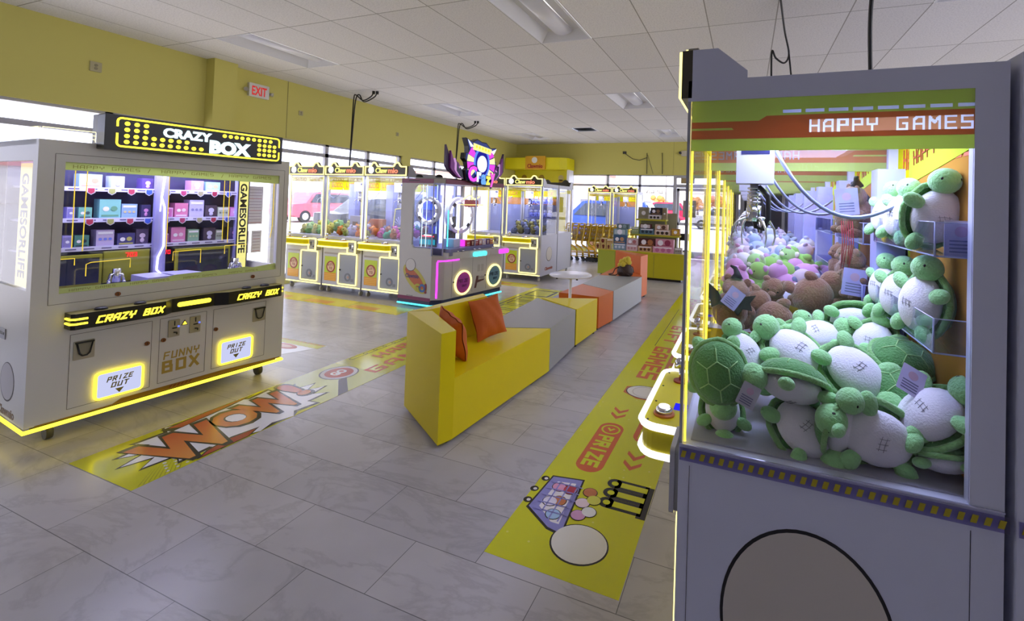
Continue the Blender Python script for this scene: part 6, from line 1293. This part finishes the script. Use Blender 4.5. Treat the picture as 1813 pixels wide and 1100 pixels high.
# ---------------------------------------------------------------- outside
mb = MB(); mb.box(-3.80, -2.95, YF + .03, YF + .036, .3, 1.95, mat('8488A0', .5)); mb.prism([(-3.8, YF + .028), (-2.95, YF + .028), (-2.95, YF + .03), (-3.8, YF + .03)], 1.75, 1.95, mat('6C6E88', .5)); mb.box(-3.35, -3.1, YF + .027, YF + .03, 1.35, 1.55, mat('70748C', .5))
tag(mb.build('window_poster'), 'grey lavender poster filling the second pane of the far window', 'poster')
struct('ground_outside', MB().box(-60, 60, -30, 140, -.25, -.14, mat('B8B4B0', .8)))
struct('sidewalk_outside', MB().box(-12, 12, YF + .2, 16.5, -.14, -.03, mat('C4BEB8', .8)).box(-9.5, XL - .2, -5, YF + .2, -.14, -.03, mat('C4BEB8', .8)))
def car(label, loc, rz, L, H, m_, suv=True):
    T = thing('parked_car', label, 'car', (*loc, -.14), rz, 'cars in the parking lot'); w2 = .92
    prof = [(-L / 2, .35 * H), (-L / 2 + .03, .58 * H), (-L / 2 + .85, .62 * H), (-L / 2 + 1.45, .97 * H), (-L / 2 + 1.8, H), (L / 2 - .5, .99 * H), (L / 2 - .12, .62 * H), (L / 2, .55 * H), (L / 2, .22 * H), (L / 2 - .5, .17 * H), (-L / 2 + .4, .17 * H), (-L / 2, .24 * H)]
    mb = MB(); rings = []
    for y_, k in ((-w2, .0), (-w2 + .12, .04), (w2 - .12, .04), (w2, 0)): rings.append([(x * (1 - (0.02 if k == 0 else 0)), y_ * (1 - (.18 * max(0, (z - .6 * H) / (.4 * H)) )), z) for x, z in prof])
    mb.loops(rings, m_, smooth=False); mb.build('body', T, bevel=.04)
    for s_ in (-1, 1):
        mb = MB(); mb.T = FM((0, s_ * (w2 - .055), 0), (1, 0, 0), (0, s_ * -1 * -1, .25)) if False else Matrix()
        a = mb.vs([(-L / 2 + 1.15, s_ * (w2 + .004), .64 * H), (L / 2 - .35, s_ * (w2 + .004), .64 * H), (L / 2 - .7, s_ * (w2 * .86 + .012), .93 * H), (-L / 2 + 1.6, s_ * (w2 * .86 + .012), .93 * H)])
        mb.fc(a, mat('1C2430', .08)); mb.build('side_window', T)
    mb = MB()
    a = mb.vs([(L / 2 - .105, -.7, .64 * H), (L / 2 - .105, .7, .64 * H), (L / 2 - .42, .62, .95 * H), (L / 2 - .42, -.62, .95 * H)]); mb.fc(a, mat('B8C8E0', .1)); mb.build('rear_window', T)
    for x_ in (-L / 2 + .85, L / 2 - .9):
        for s_ in (-1, 1): mb = MB(); mb.cyl((x_, s_ * (w2 - .2), .34), (x_, s_ * (w2 + .01), .34), .34, BLACK, 20); mb.cyl((x_, s_ * (w2 + .01), .34), (x_, s_ * (w2 + .02), .34), .2, ALU, 16); mb.build('wheel', T)
car('dark blue SUV parked right outside the far window', (-5.6, 18.8), 0, 4.6, 1.72, mat('1E3C8C', .15, .3))
car('red SUV parked further out behind the black eared box', (-7.2, 41), R(20), 4.4, 1.9, mat('B01838', .2, .2))
car('washed-out red car parked outside the left windows beyond the claw machines', (-24, 20), R(90), 4.6, 1.75, mat('C85868', .3))  # red lightened so the colour carries the overexposed sunlight
car('dark car parked outside the left windows', (-15, 15.5), R(80), 4.6, 1.5, mat('30343C', .2, .2))
car('silver car seen past the door on the right', (-1.5, 34), R(0), 4.5, 1.6, mat('A8A8B0', .25, .4))
def bldg(label, x0, x1, y0, y1, h, m_, band):
    T = thing('building', label, 'building', ((x0 + x1) / 2, (y0 + y1) / 2, -.14), 0, 'low buildings across the lot'); a, b = (x1 - x0) / 2, (y1 - y0) / 2
    mb = MB(); mb.box(-a, a, -b, b, 0, h, m_); mb.build('wall', T)
    mb = MB(); mb.box(-a - .2, a + .2, -b - .2, b + .2, h, h + .5, band); mb.build('parapet', T)
    n = max(2, int(a * 2 / 5))
    for k in range(n): x_ = -a + (k + .5) * 2 * a / n; mb = MB(); mb.box(x_ - 1.2, x_ + 1.2, -b - .05, -b, .6, 2.4, mat('60606C', .3)); mb.build('window', T)
bldg('long beige and pink shop building across the parking lot', -75, -28, 88, 100, 7.5, mat('C8A898', .8), mat('B87868', .8))
bldg('white low building further right across the lot', -24, 10, 105, 115, 4.5, mat('D8D0C8', .8), mat('B8B0A8', .8))
bldg('white roadside building outside the left windows', -75, -60, -10, 45, 3.2, mat('E8E4E0', .8), mat('D8A098', .8))
def tree(label, x, y, h, m_):
    T = thing('tree', label, 'tree', (x, y, -.14), 0, 'autumn trees across the lot'); mb = MB(); mb.tube([(0, 0, 0), (.1, 0, h * .4), (0, .1, h * .6)], [.18, .13, .08], mat('5A4638', .9), 8); mb.build('trunk', T)
    rn = random.Random(int(x * 10)); mb = MB()
    for k in range(26): a = rn.uniform(0, 6.28); r_ = rn.uniform(0, h * .28); mb.ell((r_ * math.cos(a), r_ * math.sin(a), h * .55 + rn.uniform(-.1, .32) * h), (h * .13,) * 3, m_, nu=8, nv=6)
    mb.build('crown', T)
tree('orange autumn tree behind the red SUV', -11, 62, 3.1, mat('C88040', .9, bump=1, bscale=8, var=.3)); tree('smaller brown tree right of the red SUV', -6.4, 66, 3.0, mat('A87848', .9, bump=1, bscale=8, var=.3)); tree('russet tree seen past the door', -3.5, 64, 3.2, mat('A86840', .9, bump=1, bscale=8, var=.3))
for x, y in ((-13.8, 46), (-9.5, 58), (-3.0, 50)):
    T = thing('light_pole', ('tall thin lamp pole over the parked blue SUV' if x < -12 else 'tall thin lamp pole behind the far window lettering' if x < -9 else 'lamp pole seen through the glass door'), 'lamp pole', (x, y, -.14), 0, 'parking lot lamp poles')
    mb = MB(); mb.cyl((0, 0, 0), (0, 0, 7.5), .09, mat('706C68', .6), 8); mb.build('pole', T); mb = MB(); mb.box(-.5, .5, -.15, .15, 7.45, 7.6, mat('706C68', .6)); mb.build('lamp_head', T)
# white notices taped inside the left window
for k, (y0, y1, z0, z1, lb) in enumerate(((4.50, 4.85, .98, 1.55, 'large white printed notice taped on the left window behind the prize machine'), (4.50, 4.66, .55, .88, 'lower left white sheet taped on the left window behind the prize machine'), (4.70, 4.85, .55, .88, 'lower right white sheet taped on the left window behind the prize machine'))):
    mb = MB(); mb.T = FM((XL - .046, 0, 0), (0, 1, 0), (1, 0, 0)); mb.box(y0, y1, z0, z1, 0, .002, mat('D8D4DC', .7))
    n = int((z1 - z0) / .045)
    for q in range(n): mb.box(y0 + .02, y1 - .02, z0 + .02 + q * .045, z0 + .03 + q * .045, .002, .0025, mat('A89CA8', .7) if q % 4 else mat('C08890', .7))
    tag(mb.build('posted_notice'), lb, 'notice', 'notices on the left window')
